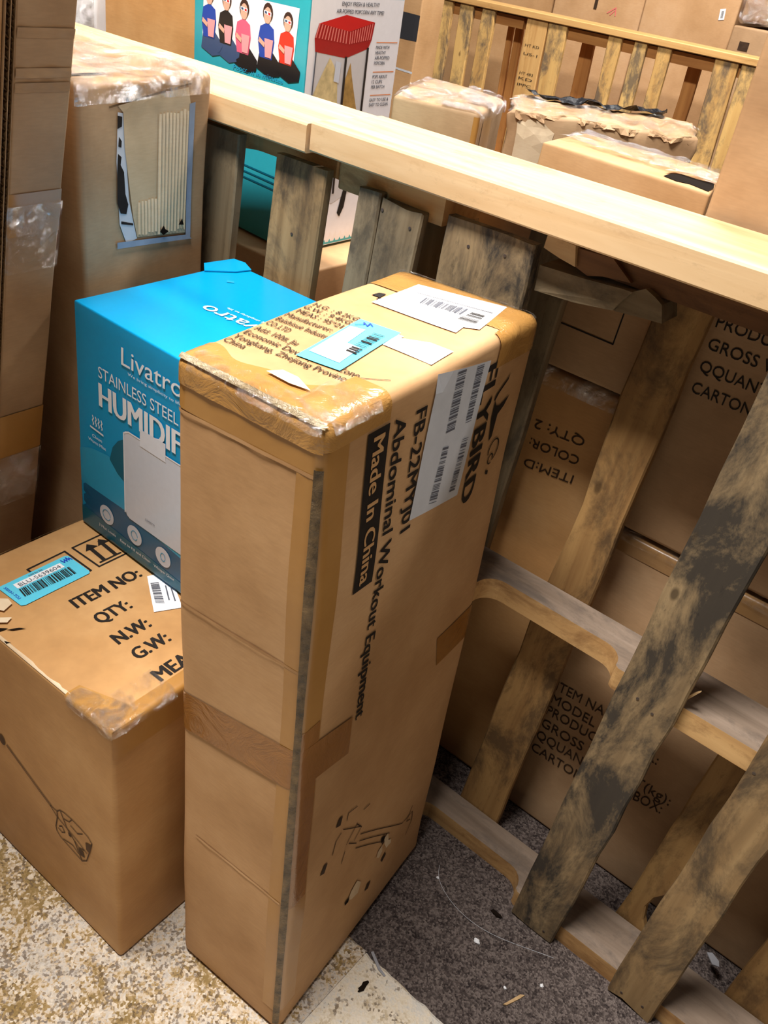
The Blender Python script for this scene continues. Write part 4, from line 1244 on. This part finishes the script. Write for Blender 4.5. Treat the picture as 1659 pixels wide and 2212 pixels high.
for i, (m_, q, dy) in enumerate((('far_deck', (-2.121, -2.045, -2.108, -2.041), 0), ('far_deck', (-2.006, -1.938, -1.997, -1.931), 0), ('far_deck', (-1.895, -1.830, -1.895, -1.826), 0),
                                 ('far_warm', (-1.759, -1.734, -1.742, -1.716), .11), ('far_warm', (-1.724, -1.690, -1.709, -1.677), .11), ('far_deck', (-2.26, -2.18, -2.26, -2.18), 0), ('far_deck', (-2.5, -2.4, -2.5, -2.4), 0))):
    far_board(fl_, M[m_], q[0], q[1], q[2], q[3], dy, 80 + i)
for (p_, x0, x1) in ((fr, -1.685, -.40), (fl_, -2.62, -1.70)):
    for z in (0.0, .50, 1.068):
        prism('stringer', M['far_warm'], p_, [(x0, 2.519), (x1, 2.519), (x1, 2.608), (x0, 2.608)], z, z + .04)
# stamped marks on the palest slat
def far_stamp(parent, x, z, txt, w_, h_):
    vs_, fs = text_geo(txt, 0.0)
    V = [(x + v[0] * w_ - parent.location.x, 2.4985 - parent.location.y, z + v[1] * h_) for v in vs_]
    link_mesh('stamped_text', V, fs, M['ink'], parent)


for k, (z, t_) in enumerate(((1.015, 'HT KD'), (.985, 'US-1'), (.915, 'HT 482'), (.895, 'KD'), (.872, 'IPPC'))):
    far_stamp(fr, -1.66, z, t_, .065, .010)
rail('rail_plank', 'thin pale rail along the top of the far pallets', M['pine_far'], -2.65, -.70, 2.49, 2.62, 1.114, 1.138, 0, 31.0)

# cartons beyond the far pallets
FG = 'cartons beyond the far pallets'


def far_carton(label, x0, x1, y0, dep, z1, mat, seed, dx=0.0):
    return Carton('carton', label, 'box', (x1 - x0, dep, z1), [(x0, y0, 0), (x1, y0, 0), (x1, y0 + dep, 0), (x0, y0 + dep, 0), (x0, y0, z1), (x1 + dx, y0, z1), (x1 + dx, y0 + dep, z1), (x0, y0 + dep, z1)], .008, mat, FG, seed=seed, n=10)


f1 = far_carton('large pale carton with a small white tag, above the far rail', -1.434, -1.036, 3.0, .5, 1.42, M['kraft_far'], 51)
f1.poly('white_tag', 'F', [(.325, 1.245), (.347, 1.250), (.352, 1.212), (.330, 1.207)], M['white'], .002, 'small white tag')
f1.barcode('F', [(.333, 1.240), (.343, 1.242), (.346, 1.217), (.336, 1.215)], 6, M['ink'], 3, .003)
f2 = far_carton('pale carton with red printed corners left of the tagged one, above the far rail', -1.87, -1.442, 3.02, .45, 1.38, M['kraft_far'], 52)
f2.lines('printed_mark', 'F', [[(.27, 1.155), (.305, 1.18), (.31, 1.15)], [(.285, 1.15), (.302, 1.168)]], .004, M['red_pale'], .002)
f2.poly('tape_mark', 'F', [(.20, 1.16), (.215, 1.16), (.215, 1.21), (.20, 1.21)], M['ink_soft'], .002)
f3 = far_carton('carton in the far background above the banded carton', -2.80, -1.89, 3.05, .4, 1.30, M['kraft'], 53)
f4 = far_carton('small carton with a square mark beyond the right end of the far rail', -1.020, -.68, 2.95, .4, 1.205, M['kraft_grey'], 54)
f4.poly('printed_mark', 'F', [(.045, 1.125), (.085, 1.125), (.085, 1.155), (.045, 1.155)], M['ink_soft'], .002)
f5 = Carton('wrapped_parcel', 'film wrapped parcel on the small carton beyond the far rail', 'box', (.34, .3, .16),
            [(-1.01, 2.97, 1.222), (-.66, 2.97, 1.222), (-.66, 3.27, 1.222), (-1.01, 3.27, 1.222), (-1.01, 2.97, 1.37), (-.66, 2.97, 1.37), (-.66, 3.27, 1.37), (-1.01, 3.27, 1.37)], .012, M['kraft_grey'], FG, seed=55, dent=.01, freq=12)
f5.sheet('stretch_film', lambda s, t: (lerp(0, .34, s), 0, lerp(0, .16, t)), 30, 20, M['film'], .003, .02, 20)

# ------------------------------------------------------------------ litter on the floor
def bit(name, label, cat, loc, size, mat, seed, group=None):
    bm = bmesh.new()
    bmesh.ops.create_icosphere(bm, subdivisions=2, radius=1)
    for v in bm.verts:
        k = 1 + .5 * noise.noise(v.co * 2 + Vector((seed, 0, 0)))
        v.co = Vector((v.co.x * size[0] * k, v.co.y * size[1] * k, max(0, v.co.z * size[2] * k + size[2] * .6)))
    me = bpy.data.meshes.new(name)
    bm.to_mesh(me)
    bm.free()
    me.materials.append(mat)
    o = bpy.data.objects.new(name, me)
    o.location = loc
    COL.objects.link(o)
    return tag(o, label, cat, group)


LG = 'foam crumbs scattered on the dark carpet'
bit('foam_crumb', 'largest white foam crumb, mid dark carpet between carton and pallet', 'crumb', (.140, -.099, 0), (.006, .004, .003), M['white'], 1, LG)
bit('foam_crumb', 'tiny white foam crumb close beside the tall carton', 'crumb', (.024, -.053, 0), (.003, .002, .002), M['white'], 2, LG)
bit('foam_crumb', 'tiny white foam crumb nearest the wood splinter', 'crumb', (.216, -.130, 0), (.003, .002, .002), M['white'], 3, LG)
bit('foam_crumb', 'tiny white foam crumb on the carpet near the right slat foot', 'crumb', (.258, -.085, 0), (.003, .003, .002), M['white'], 4, LG)
bit('dark_scrap', 'small black scrap at the foot of the stained slat', 'scrap', (.137, -.036, 0), (.010, .004, .004), M['void'], 5)
o = prism('wood_splinter', M['pale_split'], None, [(.228, -.154), (.233, -.151), (.243, -.128), (.246, -.118), (.240, -.122)], 0, .003)
tag(o, 'thin pale wood splinter lying on the dark carpet', 'splinter')
o = prism('plastic_strip', M['metal'], None, [(.026, -.2375), (.052, -.2505), (.066, -.2525), (.067, -.2495), (.054, -.2465), (.028, -.2335)], .0042, .0062)
tag(o, 'narrow shiny plastic strip at the edge of the pale rug', 'strip')
bit('dark_scrap', 'small dark scrap lying on the pale rug strip', 'scrap', (.052, -.286, .004), (.004, .012, .002), M['void'], 8)
o = prism('tape_scrap', M['film_black'], None, [(.437, .133), (.452, .120), (.462, .124), (.458, .133), (.444, .139)], .039, .041)
o.data.materials[0] = M['metal']
tag(o, 'shiny scrap of tape lying behind the right pallet slat', 'scrap')
# fine thread
cu = bpy.data.curves.new('thread', 'CURVE')
cu.dimensions = '3D'
cu.bevel_depth = .00028
sp = cu.splines.new('NURBS')
pts = [(.012, -.031, .0012), (.022, -.052, .0012), (.045, -.066, .0015), (.085, -.078, .0014), (.135, -.077, .0012), (.185, -.060, .0012), (.225, -.042, .0013), (.249, -.032, .0012)]
sp.points.add(len(pts) - 1)
for p, q in zip(sp.points, pts):
    p.co = (*q, 1)
sp.use_endpoint_u = True
tmp = bpy.data.objects.new('thread', cu)
COL.objects.link(tmp)
me = bpy.data.meshes.new_from_object(tmp.evaluated_get(bpy.context.evaluated_depsgraph_get()))
bpy.data.objects.remove(tmp)
me.materials.clear()
me.materials.append(M['white_dull'])
o = bpy.data.objects.new('thread', me)
COL.objects.link(o)
tag(o, 'fine pale thread curling across the dark carpet', 'thread')
